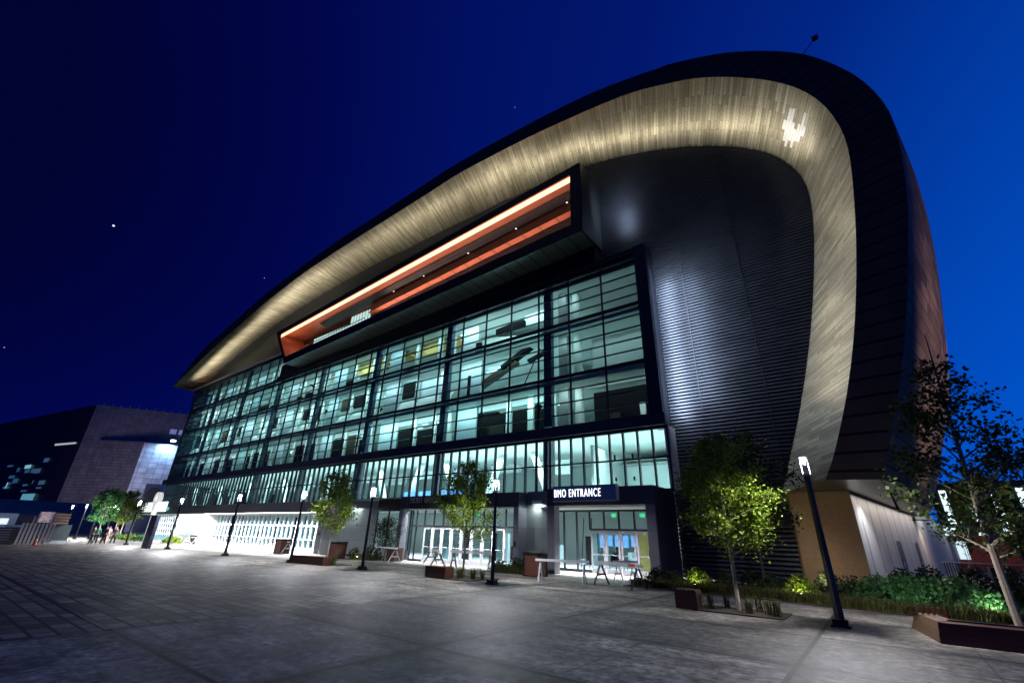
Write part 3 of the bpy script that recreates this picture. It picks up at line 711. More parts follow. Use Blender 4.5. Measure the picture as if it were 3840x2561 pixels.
# sign boxes with lettering
def text_mesh(s, h, w_total, mname, parent, origin, name='lettering', depth=.03, bold=.0):
    cu = bpy.data.curves.new(name, 'FONT'); cu.body = s; cu.size = 1; cu.extrude = .02; cu.offset = bold; cu.space_character = 1.22
    t = bpy.data.objects.new(name, cu); COL.objects.link(t)
    bpy.context.view_layer.update()
    me = bpy.data.meshes.new_from_object(t.evaluated_get(bpy.context.evaluated_depsgraph_get()))
    bpy.data.objects.remove(t)
    xs_ = [v.co.x for v in me.vertices]; ys_ = [v.co.y for v in me.vertices]
    sx = w_total/(max(xs_)-min(xs_)); sy = h/(max(ys_)-min(ys_)); x0, y0 = min(xs_), min(ys_)
    for v in me.vertices:
        x, y, z_ = v.co; v.co = ((x-x0)*sx+origin[0], origin[1]-z_*1.2, (y-y0)*sy+origin[2])
    me.materials.clear(); me.materials.append(M[mname])
    o = bpy.data.objects.new(name, me); COL.objects.link(o); o.parent = parent; o.location = -wloc(parent); return o
sg = MB().box(-15.12,-10.98,23.80,24.065,3.92,4.72).build('sign', mat('sign_navy',(.012,.022,.07),.3,.2,.3,.8,emit=(.02,.06,.25),es=.12), label='navy sign box with white glowing letters', **AR)
text_mesh('BMO ENTRANCE', .44, 3.05, 'sign_text', sg, (-14.98,23.785,4.10), bold=0)
MB().box(-10.99,-10.93,23.79,24.065,3.86,4.76).build('trim', M['white_frame'], sg)
MB().box(-15.14,-10.93,23.79,24.065,3.86,3.915).build('bottom_trim', M['grey_frame'], sg)
sg2 = MB().box(-28.3,-24.4,23.84,24.065,3.86,4.5).build('sign', M['black_metal'], label='unlit black sign box with grey letters', **AR)
M['dim_text'] = mat('dim_text', (.22,.21,.23), .5, .2, .1, 3, emit=(.6,.55,.6), es=.035)
text_mesh('TICKET OFFICE', .40, 2.95, 'dim_text', sg2, (-28.05,23.825,4.0), bold=0)

# doors
def make_door(mframe):
    fr = MB(); w_, h_ = .94, 2.36
    fr.box(0,.12,-.03,.03,0,h_); fr.box(w_-.12,w_,-.03,.03,0,h_); fr.box(.12,w_-.12,-.03,.03,h_-.14,h_); fr.box(.12,w_-.12,-.03,.03,0,.26); fr.box(.12,w_-.12,-.028,.028,.98,1.03)
    d = bpy.data.objects.new('door', fr.mesh('door', mframe)); COL.objects.link(d); d.parent = arena
    MB().box(.12,w_-.12,-.006,.006,.26,h_-.14).build('glass', M['glass_clear'], d)
    MB().tube([(w_-.19,-.09,.95),(w_-.19,-.09,1.35)],[.018,.018],6).box(w_-.2,w_-.16,-.09,0,.95,.99).box(w_-.2,w_-.16,-.09,0,1.31,1.35).build('handle', M['mullion'], d)
    return d
ao = wloc(arena)
d0 = make_door(M['grey_frame'])
for i, x in enumerate((-14.45,-13.45,-12.45,-11.45,-10.45)):
    d = d0 if i == 0 else copy_tree(d0, arena); d.location = Vector((x,27.2,.02))-ao
d1 = make_door(M['white_frame'])
for i in range(8):
    d = d1 if i == 0 else copy_tree(d1, arena); d.location = Vector((-27.55+.985*i,25.1,.02))-ao
# glazing frames around the doors
mb = MB()
for x in (-17.0,-16.4,-15.45,-14.5,-13.5,-12.5,-11.5,-10.5,-9.55): mb.box(x-.04,x+.04,27.15,27.28,2.4 if x > -14.6 else 0,4.3)
mb.box(-17,-9.5,27.14,27.29,3.48,3.6); mb.box(-14.5,-9.5,27.14,27.29,2.39,2.5); mb.box(-17,-14.5,27.14,27.29,0,.16)
vf = mb.build('entrance_glazing_frame', M['mullion'], **AR)
gl = MB(); gl.face([(-17,27.25,2.5),(-9.5,27.25,2.5),(-9.5,27.25,4.3),(-17,27.25,4.3)]); gl.face([(-17,27.25,0),(-14.5,27.25,0),(-14.5,27.25,2.5),(-17,27.25,2.5)]); gl.build('glazing', M['glass_clear'], vf)
mb = MB()
for x in (-29.0,-28.5,-27.58,-26.55,-25.55,-24.6,-23.6,-22.6,-21.6,-20.65,-19.65,-18.95,-18.3): mb.box(x-.035,x+.035,25.05,25.16,2.4 if -27.6 < x < -19.6 else 0,3.6)
mb.box(-29.05,-18.25,25.04,25.17,2.39,2.5); mb.box(-29.05,-27.6,25.04,25.17,.0,.14); mb.box(-19.6,-18.25,25.04,25.17,0,.14)
tf = mb.build('ticket_glazing_frame', M['mullion'], **AR)
gl = MB(); gl.face([(-29,25.12,2.5),(-18.3,25.12,2.5),(-18.3,25.12,3.6),(-29,25.12,3.6)]); gl.face([(-29,25.12,0),(-27.6,25.12,0),(-27.6,25.12,2.5),(-29,25.12,2.5)]); gl.face([(-19.6,25.12,0),(-18.3,25.12,0),(-18.3,25.12,2.5),(-19.6,25.12,2.5)]); gl.build('glazing', M['glass_clear'], tf)
for x in (-12.9,-11.05,-22.6,-19.0):
    y = 27.35 if x > -16 else 25.6
    MB().box(x-.14,x+.14,y,y+.06,3.18,3.38).build('exit_sign', M['exit_green'], label='small green glowing exit sign', **AR)
# grey panel walls
mb = MB()
mb.face([(-39.7,24.0,0),(-34.0,25.4,0),(-34.0,25.4,4.45),(-39.7,24.0,4.45)]); MB().face([(-40.6,24.0,0),(-39.72,24.0,0),(-39.72,24.0,4.45),(-40.6,24.0,4.45)]).build('end_pier', M['purple_panel'], **AR)
MB().face([(-17.85,25.0,0),(-15.7,25.0,0),(-15.7,25.0,4.6),(-17.85,25.0,4.6)]).box(-17.85,-15.7,25.02,26.1,4.4,4.62).build('panel_wall', M['grey_panel'], **AR)
mb.face([(-34.0,25.4,3.55),(-29.45,25.4,3.55),(-29.45,25.4,4.5),(-34,25.4,4.5)],2); mb.face([(-34,25.4,0),(-29.45,25.4,0),(-29.45,25.4,.7),(-34,25.4,.7)])
mb.face([(-40.6,24,4.45),(-29.45,24.2,4.52),(-29.45,26.2,4.52),(-40.6,26.2,4.45)],2)
mb.build('panel_wall', [M['grey_panel'],M['purple_panel'],M['black_metal']], label='grey angled panel wall left of the ticket office', **AR)
mb = MB()
for x in (-33.9,-32.4,-31.0,-29.6): mb.box(x-.05,x+.05,25.36,25.46,.7,3.55)
wn = mb.build('window_frame', M['mullion'], **AR)
gl = MB(); gl.face([(-34,25.42,.7),(-29.45,25.42,.7),(-29.45,25.42,3.55),(-34,25.42,3.55)]); gl.build('pane', M['glass_clear'], wn)
for x, y in ((-17.0,24.9),(-36.4,24.62)):
    o = MB().box(x-.3,x+.3,y-.12,y+.05,3.85,4.05).build('wall_light', M['white_frame'], **AR)
    MB().box(x-.26,x+.26,y-.1,y,3.82,3.848).build('lens', glow('cool_lens',(.8,1,1),1.0), o)
MB().box(-18.18,-18.0,24.04,24.06,1.3,1.62).build('plaque', M['black_metal'], label='small dark plaque beside the ticket doors', **AR)
MB().box(-40.35,-40.0,23.96,23.99,1.5,1.75).build('plaque', M['black_metal'], **AR)
# long storefront on the left
mb = MB(); mb.box(-92.0,-40.6,23.9,26.1,3.5,4.45); band = mb.build('canopy_band', M['purple_panel'], label='dull purple canopy band over the long storefront', **AR)
MB().box(-91.8,-40.7,23.95,26.0,3.44,3.495).build('canopy_soffit', M['white_wall'], band)
mb = MB(); mb.box(-76.4,-67.2,24.3,26.0,0,3.44); mb.box(-92,-76.4,26.3,26.4,0,.5); mb.build('pier', M['white_wall'], label='white lit pier of the storefront', **AR)
mb = MB(); x = -67.0
while x < -40.6:
    mb.box(x-.06,x+.06,25.55,25.75,0,3.44); x += .94
mb.box(-67.2,-40.6,25.53,25.77,2.22,2.36); mb.box(-67.2,-40.6,25.53,25.77,0,.30); mb.box(-67.2,-40.6,25.53,25.77,3.3,3.44); mb.box(-67.2,-40.6,25.53,25.77,1.0,1.06)
sf = mb.build('storefront_frame', M['white_frame'], label='white mullions of the long storefront', **AR)
gl = MB(); gl.face([(-67.2,25.66,0),(-40.6,25.66,0),(-40.6,25.66,3.44),(-67.2,25.66,3.44)]); gl.build('glazing', M['glass_teal'], sf)
mb = MB()
for k in range(16):
    a = -91.5+.95*k
    mb.tube([(a,26.1,0.5),(a+1.9,26.1,3.44)],[.05,.05],4); mb.tube([(a+1.9,26.1,.5),(a,26.1,3.44)],[.05,.05],4)
lt = mb.build('lattice', M['white_frame'], label='white diagonal lattice on teal glass at the far end', **AR)
gl = MB(); gl.face([(-92,26.2,0),(-76.4,26.2,0),(-76.4,26.2,3.44),(-92,26.2,3.44)]); gl.build('glazing', M['glass_teal'], lt)
lb = MB().box(-91.9,-81.2,23.7,23.89,3.82,5.15).build('light_box', M['light_box'], label='blank white light box sign on the canopy', **AR)
MB().box(-80.9,-80.3,23.7,23.89,4.0,4.35).build('badge', glow('teal_badge',(.1,.9,.8),.7), **AR)
# things inside the ground floor
gd = Pieces(); gw = MB(); gt = Pieces(); gb_ = Pieces()
for k in range(26):
    x = -66+k*1.02
    (gt if k%4 else gd).box(x,x+rnd.uniform(.45,.85),26.6,26.7,.3,rnd.uniform(1.6,3.3))
lr = random.Random(17)
for k in range(46):
    x = lr.uniform(-33.5,-9.6); w_ = lr.uniform(.2,.7); h_ = lr.choice((.5,.9,1.1,1.4,2.1,2.6)); y = lr.uniform(29.5,36)
    (gd if lr.random() < .45 else gt).box(x-w_/2,x+w_/2,y,y+.3,.02,h_)
for k in range(9): gb_.box(-16.8+k*.62,-16.4+k*.62,33,33.1,1.2+lr.uniform(0,.3),2.2)
for x in (-16.2,-15.6): gd.tube([(x,29,0),(x+.3,29,3.2)],[.03,.03],5)
gw.box(-12.1,-11.35,29,29.2,0,2.3)
gd.build('interior_dark_fitting', M['int_dark'], **AR); gt.build('interior_teal_fitting', mat('int_teal',(.16,.22,.25),.5), **AR); gw.build('interior_yellow_panel', M['int_yellow'], **AR); gb_.build('lobby_screen', mat('lobby_blue',(.08,.16,.4),.4,emit=(.1,.3,.8),es=.4), **AR)
MB().box(-91.5,-9.0,27.3,39.3,.004,.02).build('lobby_floor', mat('lobby_floor',(.55,.56,.57),.25,0,.1,1), **AR)
# roof mast
mb = MB(); mb.tube([(2.47,22.66,26.3),(2.6,22.5,27.2),(3.35,22.45,27.95)],[.03,.03,.025],5); mb.obox((3.42,22.45,28.0),(.28,.2,.2)); mb.build('roof_mast', M['black_metal'], **AR)

# ------------------------------------------------------------------ arena lights
warm = (1,.91,.73)
n_up = 0; acc = 0
for i in range(2, NS-6):
    acc += arc[1]
    x, z = cC[i]
    leg_ = x > -.5 and z < 27
    if acc < (5.2 if not leg_ else 4.8): continue
    acc = 0; n_up += 1
    dx, dz = cC[i+1][0]-cC[i-1][0], cC[i+1][1]-cC[i-1][1]; l_ = math.hypot(dx,dz)
    nx, nz = dz/l_, -dx/l_            # points into the wall (away from the soffit)
    k = 1.5 if not leg_ else 2.6
    yl_ = 25.3 if x < -20 else (25.3+1.0*min(1,(x+20)/8) if not leg_ else 26.4)
    if x < -20: k = 2.3
    pos = Vector((x+nx*k, yl_, z+nz*k)); aim = Vector((x-nx*1.2, 24.9 if not leg_ else 24.4, z-nz*1.2))
    zax = (pos-aim).normalized(); xax = Vector((dx/l_,0,dz/l_)); yax = zax.cross(xax).normalized(); xax = yax.cross(zax)
    pw = (46 if x < -20 else 34) if not leg_ else 26
    if x < -45: pw = 46+min(1,(-45-x)/30)*34
    if z < 12 and leg_: pw = 11
    o = light('AREA', pos, 1.7*pw*rnd.uniform(.7,1.3), warm if not leg_ else (1,.93,.78), None, 5.6, .5, spread=150)
    o.matrix_world = Matrix.Translation(pos) @ Matrix((xax,yax,zax)).transposed().to_4x4()
bs = Pieces(); sr = random.Random(4)  # pale, faintly glowing strips that paint a glint onto the soffit
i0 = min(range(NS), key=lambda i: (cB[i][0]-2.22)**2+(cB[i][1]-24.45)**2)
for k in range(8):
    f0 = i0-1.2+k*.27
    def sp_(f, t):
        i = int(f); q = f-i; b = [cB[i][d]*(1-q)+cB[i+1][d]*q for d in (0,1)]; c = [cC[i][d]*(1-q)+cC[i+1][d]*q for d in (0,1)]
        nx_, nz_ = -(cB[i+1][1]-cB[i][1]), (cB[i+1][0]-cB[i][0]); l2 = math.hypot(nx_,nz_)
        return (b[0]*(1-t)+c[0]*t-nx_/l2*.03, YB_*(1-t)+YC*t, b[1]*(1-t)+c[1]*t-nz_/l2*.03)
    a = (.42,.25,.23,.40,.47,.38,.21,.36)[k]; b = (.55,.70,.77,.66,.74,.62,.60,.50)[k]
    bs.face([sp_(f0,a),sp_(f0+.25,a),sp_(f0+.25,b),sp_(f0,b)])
bs.build('glint_strip', mat('glint_strip',(.66,.66,.64),.35,.3,.25,5,emit=(.9,.92,.95),es=.03), label='bright bare metal shingle in the upper bend of the soffit', **AR)  # painted glint on the soffit, not bare metal shingles
light('SPOT', (-.6,24.4,19.5), 900, (1,.98,.95), (1.9,24.5,24.4), spot=46, blend=1, radius=.2)  # added spot that makes the glint strips brighter
# lamps grazing the louvered wall
cool = (.72,.84,1)
light('AREA', (-10.7,25.6,26.0), 80, cool, (-10.9,27.4,26.2), 1.2, 2.6)
light('AREA', (-8.05,26.0,18.7), 40, cool, (-7.6,27.4,18.9), .5, .9)
for z0_, z1_, p_ in ((13.0,18.4,330),(9.0,13.0,300)):
    light('AREA', (-8.2,25.9,(z0_+z1_)/2), p_, cool, (-6.9,27.4,(z0_+z1_)/2), .8, z1_-z0_)
light('AREA', (-6.6,25.6,14.5), 230, cool, (-5.4,27.4,14.5), 1.2, 9)
mb = Pieces()
for x, z0_, z1_ in ((-6.7,9,31),(-3.2,5,28)): mb.box(x-.02,x+.02,27.24,27.275,z0_,z1_)
mb.build('wall_seam', M['louver'], lw)
# interior: long ceiling and floor strips, one pair per storey
ic = (.76,1,.98)
br_ = random.Random(8)
for (a,b), p_ in zip(levels, (470,480,520)):
    for k in range(-1,7):
        x1_ = -17.3-11.05*k-.4 if k >= 0 else -9.7
        x0_ = -17.3-11.05*(k+1)+.4 if k >= 0 else -16.8
        x0_ = max(x0_,-91.4)
        q = (x1_-x0_)/27*br_.uniform(.35,1.75)*(1.15 if k < 3 else .9)
        if k < 0: q = (x1_-x0_)/27*(.75 if a < 10 else .5)
        if x1_-x0_ < 1: continue
        col_ = (br_.uniform(.68,.9),1,br_.uniform(.94,1.0))
        strip_light(x0_, x1_, 29.6, b-.5, 1.4, p_*q*1.1, col_, True, 100)
        o = strip_light(x0_, x1_, 26.8, b-.45, .5, p_*q*.75, col_, True, 120); o.rotation_euler = (rad(52),0,0)
strip_light(-91,-62,29.5,23.7,1.4,280,ic,True,100); o = strip_light(-91,-62,26.8,23.6,.5,260,ic,True,120); o.rotation_euler = (rad(52),0,0)
for x0, x1, k in ((-91,-66,.6),(-66,-38,1.0),(-38,-9,1.7)):
    strip_light(x0,x1,29.6,7.9,1.4,1250*k,(.78,1,1),True,120); strip_light(x0,x1,28.2,4.9,.8,450*k,(.78,1,1),False)
    strip_light(x0,x1,29.8,4.0,1.4,(1700 if x0 > -40 else 1400)*k*(1.5 if x0 > -40 else 1),(.94,1,.99),True,140)
strip_light(-16.6,-9.7,26.0,3.55,1.0,900,(.97,.98,1),True,75); strip_light(-29,-18.3,24.7,3.55,.5,900,(.95,.97,1),True,75)
for k in range(5):
    o = strip_light(-67+5.2*k,-61.9+5.2*k,24.15,3.42,.5,2300,(.97,.99,1),True,150); o.rotation_euler = (rad(-8),0,0); strip_light(-91.5,-67,24.2,3.4,.5,1600,(.9,.98,1))
for x, y, p_ in ((-17.0,24.72,34),(-36.4,24.35,60)): light('AREA',(x,y,3.8),p_,(.85,1,.97),(x,y+.25,1.5),.5,.12)
# balcony
strip_light(-59,-14,24.9,25.4,.3,330,(1,.50,.32),False)
light('AREA',(-28,27.2,24.9),750,(1,.66,.54),(-28,28.6,28.0),27,.5)
light('AREA',(-55.5,25.4,24.6),28,(1,.5,.3),(-59,26.5,24.6),1.2)
# side wall sconces, after an added strip that brightens the wall
o = light('AREA',(sidep(40,.75),40,4.2),420,(1,.93,.86),None,1.0,26); o.rotation_euler = (0,0,-.15)
for y, c_, p_ in ((28.6,(.82,.9,1),480),(48.5,(1,.82,.62),420)):
    light('SPOT',(sidep(y,1.1),y,4.1),p_,c_,(sidep(y,.0),y,.6),spot=120,blend=.7,radius=.08)
light('SPOT',(12.5,33,.6),48000,(1,.74,.56),(8.6,46,20),spot=50,blend=1,radius=.3)  # added ground spots to warm and brighten the roof shell, no fixtures
light('SPOT',(10,24,.6),15000,(1,.82,.78),(6.5,34,14),spot=80,blend=1,radius=.3)
light('SPOT',(6.5,24,.6),500,(.75,.85,1),(4.5,34,9),spot=70,blend=1,radius=.3)
light('SPOT',(-2.2,23.9,.5),330,(1,.78,.5),(-2.0,27.3,3.2),spot=110,blend=1,radius=.15)  # ground spot that lights the brick pier

# ------------------------------------------------------------------ street lamps
def make_lamp():
    t = thing('street_lamp', '', 'street lamp')
    b = MB(); b.box(-.22,.22,-.22,.22,0,.05); b.box(-.17,.17,-.17,.17,.05,.17); b.build('base', M['black_metal'], t)
    MB().tube([(0,0,.17),(0,0,3.72)],[.105,.072],4).build('pole', M['black_metal'], t)
    c = MB(); c.box(-.105,.105,-.105,.105,3.72,3.76)
    for sx in (-1,1):
        for sy in (-1,1): c.box(sx*.09-.012,sx*.09+.012,sy*.09-.012,sy*.09+.012,3.76,4.24)
    c.box(-.105,.105,-.105,.105,4.24,4.28); cg = c.build('lantern', M['grey_frame'], t)
    MB().box(-.085,.085,-.085,.085,3.77,4.235).build('lantern_glass', M['clear_lantern'], cg)
    MB().box(-.07,.07,-.07,.07,4.13,4.235).build('lamp', M['lamp_white'], cg)
    return t
lamps = [((-1.28,15.71),'near black street lamp by the brick pier, nearest the right-hand bench'),
 ((-13.56,16.5),'black street lamp standing in front of the ticket office, right of its tree'),
 ((-22.87,16.6),'black street lamp left of the ticket office portal, before the grey panel wall'),
 ((-29.77,16.2),'black street lamp at the left end of the long wooden tree bench'),
 ((-38.61,15.9),'black street lamp before the middle of the long white storefront'),
 ((-50.59,15.9),'black street lamp just right of the location pin totem'),
 ((-61.13,15.5),'distant street lamp between the small group of people and the totem'),
 ((-78.9,17.45),'far street lamp in front of the pale green tree, behind the people'),
 ((-84.3,17.1),'far street lamp left of the pale green tree'),
 ((-84.6,15.75),'far thin street lamp, second from the left at the dark granite building'),
 ((-92.0,15.6),'farthest thin street lamp, leftmost of the row')]
lamp0 = make_lamp()
for i, (p_, lb_) in enumerate(lamps):
    o = lamp0 if i == 0 else copy_tree(lamp0)
    o.location = (p_[0],p_[1],0); o['label'] = lb_; o['group'] = 'black street lamps along the plaza'
    light('SPOT', (p_[0],p_[1],4.10), 1350 if i < 5 else 3100, (.99,.97,1), (p_[0],p_[1],0), spot=174, blend=.48, radius=.05)
# ------------------------------------------------------------------ trees
def leaf_quad(mb, p, size, r):
    a = r.uniform(0,2*math.pi); t = r.uniform(-1.0,1.0); b = r.uniform(0,6.28)
    u = Vector((math.cos(a)*math.cos(t), math.sin(a)*math.cos(t), math.sin(t)))
    v = u.orthogonal().normalized(); v = (Matrix.Rotation(b,3,u) @ v)
    p = Vector(p); l = size*r.uniform(.7,1.3); w_ = l*.36
    mb.face([p, p+u*l*.5+v*w_, p+u*l, p+u*l*.5-v*w_])
def tree(label, cat, loc, H, R_, z0, nleaf, seed, leafmat, barkmat, group, lsize=.13, tr=.055, lean=0, name='tree', open_=.0, nb=30, peak=.38):
    r = random.Random(seed); t = thing(name, label, cat, loc, 0, group)
    tk = MB(); top = Vector((lean, 0, H*.97)); mid = Vector((lean*.3,0,H*.5))
    def axis(f): return Vector((lean*f*f, .05*math.sin(f*7), H*.97*f))
    pts = [axis(f/10) for f in range(11)]
    tk.tube(pts, [tr*(1-f/10)**.8+.008 for f in range(11)], 7)
    def env(zf):        # crown radius as function of relative height in the crown
        if zf < peak: return R_*(.55+.45*math.sin(zf/peak*math.pi/2))
        return R_*max(.05, (1-(zf-peak)/(1-peak))**.75)
    seg = []
    for k in range(nb):
        f = (k+.5)/nb; zs = z0*.92+(H-z0)*f*.82; a = k*2.399+r.uniform(-.5,.5)
        zf = min(.99,(zs-z0)/(H-z0)+.14); l = env(max(.02,zf))*r.uniform(.75,1.1)
        rise = l*r.uniform(.45,1.0)*(1.0 if f > .2 else .6)
        p0 = axis(zs/(H*.97)); p1 = p0+Vector((math.cos(a)*l*.5,math.sin(a)*l*.5,rise*.5)); p2 = p0+Vector((math.cos(a)*l,math.sin(a)*l,rise))
        b0 = tr*.42*(1-f)+.010
        tk.tube([p0,p1,p2],[b0,b0*.6,.004],5,0,False); seg.append((p0,p1,p2,l))
        for q in range(4):
            s0 = p0.lerp(p2, r.uniform(.3,.85)); a2 = a+r.uniform(-1.2,1.2); l2 = l*r.uniform(.25,.5)
            s2 = s0+Vector((math.cos(a2)*l2,math.sin(a2)*l2,l2*r.uniform(.3,1.1)))
            tk.tube([s0,s2],[b0*.4,.003],4,0,False); seg.append((s0,s0.lerp(s2,.5),s2,l2))
    tk.build('trunk', barkmat, t, smooth=True)
    cr_ = MB(); wts = [s[3] for s in seg]
    for _ in range(int(nleaf*1.6)):
        p0,p1,p2,l = r.choices(seg, wts)[0]
        f = r.uniform(.3,1.06)**.8; p = p0.lerp(p2,f)
        sc_ = .05+.16*min(1,l)
        p = p+Vector((r.gauss(0,sc_),r.gauss(0,sc_),r.gauss(0,sc_)))
        leaf_quad(cr_, p, lsize*.78, r)
    cr_.build('crown', leafmat, t)
    return t
GT = 'young street trees on the plaza'
tree('young tree lit bright green, in the planted pit right of the entrance','tree',(-3.87,16.55,0),6.0,1.38,1.55,5600,1,M['leaf'],M['bark'],GT,.13,.06)
tree('young tree before the ticket office with a low side branch','tree',(-16.6,17.9,0),6.2,1.5,1.7,4600,2,M['leaf'],M['dark_bark'],GT,.13,.05)
tree('young tree beside the long wooden bench, yellowish low leaves','tree',(-27.3,17.1,0),6.2,1.4,1.9,4200,3,M['leaf'],M['bark'],GT,.14,.055,-.15)
tree('tall dark tree rising at the right edge behind the wooden bench','tree',(2.15,16.9,0),8.0,1.5,1.75,3000,4,M['leaf_mid'],M['bark'],GT,.15,.08,.3,open_=.2,nb=34,peak=.30)
tree('dark tree whose crown only shows at the right edge of the photo','tree',(5.1,18.6,0),5.6,1.9,1.6,2800,5,M['leaf_mid'],M['bark'],GT,.15,.07)
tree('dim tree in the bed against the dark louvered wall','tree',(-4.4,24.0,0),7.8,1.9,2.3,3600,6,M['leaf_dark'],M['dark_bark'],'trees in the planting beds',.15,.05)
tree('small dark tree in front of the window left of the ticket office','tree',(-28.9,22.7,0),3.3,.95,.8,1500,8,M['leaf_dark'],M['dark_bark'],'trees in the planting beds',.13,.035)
tree('pale mint green tree far left behind the people','tree',(-79.0,16.7,0),6.8,1.9,2.0,2600,9,M['leaf_cool'],M['bark'],'far street trees',.26,.07)
tree('far green tree in the middle of the distant group','tree',(-90.5,21.0,0),7.4,2.1,2.0,2800,10,M['leaf'],M['bark'],'far street trees',.26,.07)
tree('far dark tree closest to the white light box sign','tree',(-86.5,20.8,0),7.2,1.8,2.1,2600,12,M['leaf_mid'],M['bark'],'far street trees',.26,.07)
tree('lit tree beyond the concrete side wall at the right','tree',(4.6,33.5,0),6.2,1.7,1.6,3600,13,M['leaf_mid'],M['bark'],'trees in the planting beds',.16,.05)

light('SPOT',(-76.5,15.2,.3),2600,(.7,1,.85),(-79,16.7,4.5),spot=70,blend=1,radius=.2)
light('SPOT',(-86.5,18.6,.3),1200,(.9,1,.6),(-89.5,21,4),spot=80,blend=1,radius=.2)
# ------------------------------------------------------------------ planting
def shrub(label, loc, rx, ry, h, n, seed, lm, group, lsize=.11, name='shrub'):
    r = random.Random(seed); mb = MB()
    for k in range(9):
        a = r.uniform(0,6.28); q = r.uniform(.2,.8)
        mb.tube([(0,0,0),(math.cos(a)*rx*q*.5,math.sin(a)*ry*q*.5,h*.5),(math.cos(a)*rx*q,math.sin(a)*ry*q,h*r.uniform(.6,.95))],[.012,.008,.003],4,0,False)
    for _ in range(n):
        a = r.uniform(0,6.28); q = math.sqrt(r.random()); zz = h*(1-q*q*.75)*r.uniform(.25,1)**.6
        leaf_quad(mb,(math.cos(a)*rx*q*r.uniform(.8,1.15),math.sin(a)*ry*q,max(.03,zz+r.gauss(0,.04))),lsize,r)
    o = mb.build(name, lm); o.location = loc; return tag(o, label, 'shrub', group)
GS = 'shrubs in the long bed under the louvered wall'
for i,(x,y,h,k) in enumerate(((-9.0,23.6,.7,0),(-8.0,22.8,.6,0),(-6.9,22.9,.85,1),(-5.8,23.2,.7,0),(-5.0,24.6,.9,0),(-3.9,22.9,.75,0),(-2.9,22.6,.8,1),(-2.0,24.0,.95,0),(-1.2,22.9,.85,0))):
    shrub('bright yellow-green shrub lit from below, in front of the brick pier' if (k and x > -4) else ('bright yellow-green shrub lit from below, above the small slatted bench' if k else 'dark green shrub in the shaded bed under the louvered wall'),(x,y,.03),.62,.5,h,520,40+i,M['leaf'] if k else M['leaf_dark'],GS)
for i,(x,y,h,k) in enumerate(((-.5,22.6,1.0,0),(.3,22.9,1.05,0),(1.05,22.6,1.0,0),(1.75,22.3,1.1,1),(2.25,21.6,.7,1),(1.2,25.4,1.3,2),(2.4,25.0,1.4,2),(3.4,24.0,1.3,2),(.4,26.5,1.1,2))):
    shrub(('emerald green bushy shrub before the concrete side wall','emerald shrub in the glow of the ground light','dark tall shrub behind the emerald ones at the right')[k],(x,y,.03),.75,.55,h,900,60+i,(M['leaf_cool'],M['leaf_cool'],M['leaf_dark'])[k],GS,.13)
for i,(x,y,h) in enumerate(((-32.0,22.3,.8),(-31.0,22.9,1.0),(-30.2,22.9,.9),(-18.0,22.6,.6),(-17.2,23.1,.8),(-16.3,22.8,.7),(-15.8,23.2,.9))):
    shrub('low dark shrub in the bed left of the ticket office' if x < -25 else ('bright yellow-green shrub beside the litter bin' if x > -16 else 'low dark shrub in the bed between the two portals'),(x,y,.03),.6,.45,h,420,80+i,M['leaf'] if -16 < x else M['leaf_dark'],'shrubs in the beds between the entrances')
for i,(x,y) in enumerate(((-57.5,21.5),(-66.8,20.8),(-70.5,20.5),(-74,20))):
    shrub('bright green low planting far left beyond the totem',(x-10,y,.0),2.2,.8,.8,700,95+i,M['leaf_cool'] if i%2 else M['leaf'],'far low planting',.2)
gb = MB(); r = random.Random(5)
def blade(mb, x, y, z, h, r):
    a = r.uniform(0,6.28); l = h*r.uniform(.15,.6); w_ = .007+.009*r.random(); dx, dy = math.cos(a), math.sin(a)
    p0 = Vector((x,y,z)); p1 = p0+Vector((dx*l*.4,dy*l*.4,h*.65)); p2 = p0+Vector((dx*l,dy*l,h)); s = Vector((-dy,dx,0))*w_
    mb.face([p0-s,p0+s,p1+s*.8,p1-s*.8]); mb.face([p1-s*.8,p1+s*.8,p2])
for _ in range(13000):
    x = r.uniform(-9.3,4.0); yf = 20.9 if x < -3.4 else (20.75-.25*(x+3.4)/1.0 if x < .3 else 19.95); yf = max(19.95,yf)
    blade(gb, x, yf+abs(r.gauss(0,.75)), .03, r.uniform(.12,.36), r)
for _ in range(1200): blade(gb, r.uniform(-32.4,-29.7), r.uniform(22.1,23.4), .03, r.uniform(.15,.4), r)
for _ in range(1200): blade(gb, r.uniform(-18.4,-15.5), r.uniform(21.9,23.4), .03, r.uniform(.15,.4), r)
tag(gb.build('grass', M['grass']), 'olive ornamental grass edging the planting beds', 'grass', kind='stuff')
def clump(label, loc, h, n, seed, group):
    mb = MB(); r = random.Random(seed)
    for _ in range(n): blade(mb, r.gauss(0,.06), r.gauss(0,.06), 0, h*r.uniform(.6,1.1), r)
    o = mb.build('grass_clump', M['grass']); o.location = loc; tag(o, label, 'grass clump', group)
for i,(x,y) in enumerate(((-4.6,16.2),(-4.25,16.7),(-3.5,16.0),(-3.3,16.6),(-2.95,16.2),(-2.75,16.0))): clump('thin upright grass clump in the pit of the bright green tree',(x,y,.03),.48,34,100+i,'grass clumps of the right tree pit')
for i,(x,y) in enumerate(((-16.5,16.9),(-16.2,17.4),(-15.9,16.9),(-15.6,17.5),(-15.3,17.2),(-15.1,17.6))): clump('thin grass clump in the pit of the ticket office tree',(x,y,.03),.5,34,110+i,'grass clumps of the middle tree pit')
for i,(x,y) in enumerate(((-26.9,16.8),(-26.6,17.2),(-26.3,17.0))): clump('grass clump in the pit beside the long bench',(x,y,.03),.5,34,120+i,'grass clumps of the left tree pit')
for i,(x,y) in enumerate(((1.15,17.0),(1.5,16.6),(1.75,17.2))): clump('tall pale grass clump growing behind the right-hand bench',(x,y,.0),.75,30,130+i,'grass clumps behind the right bench')
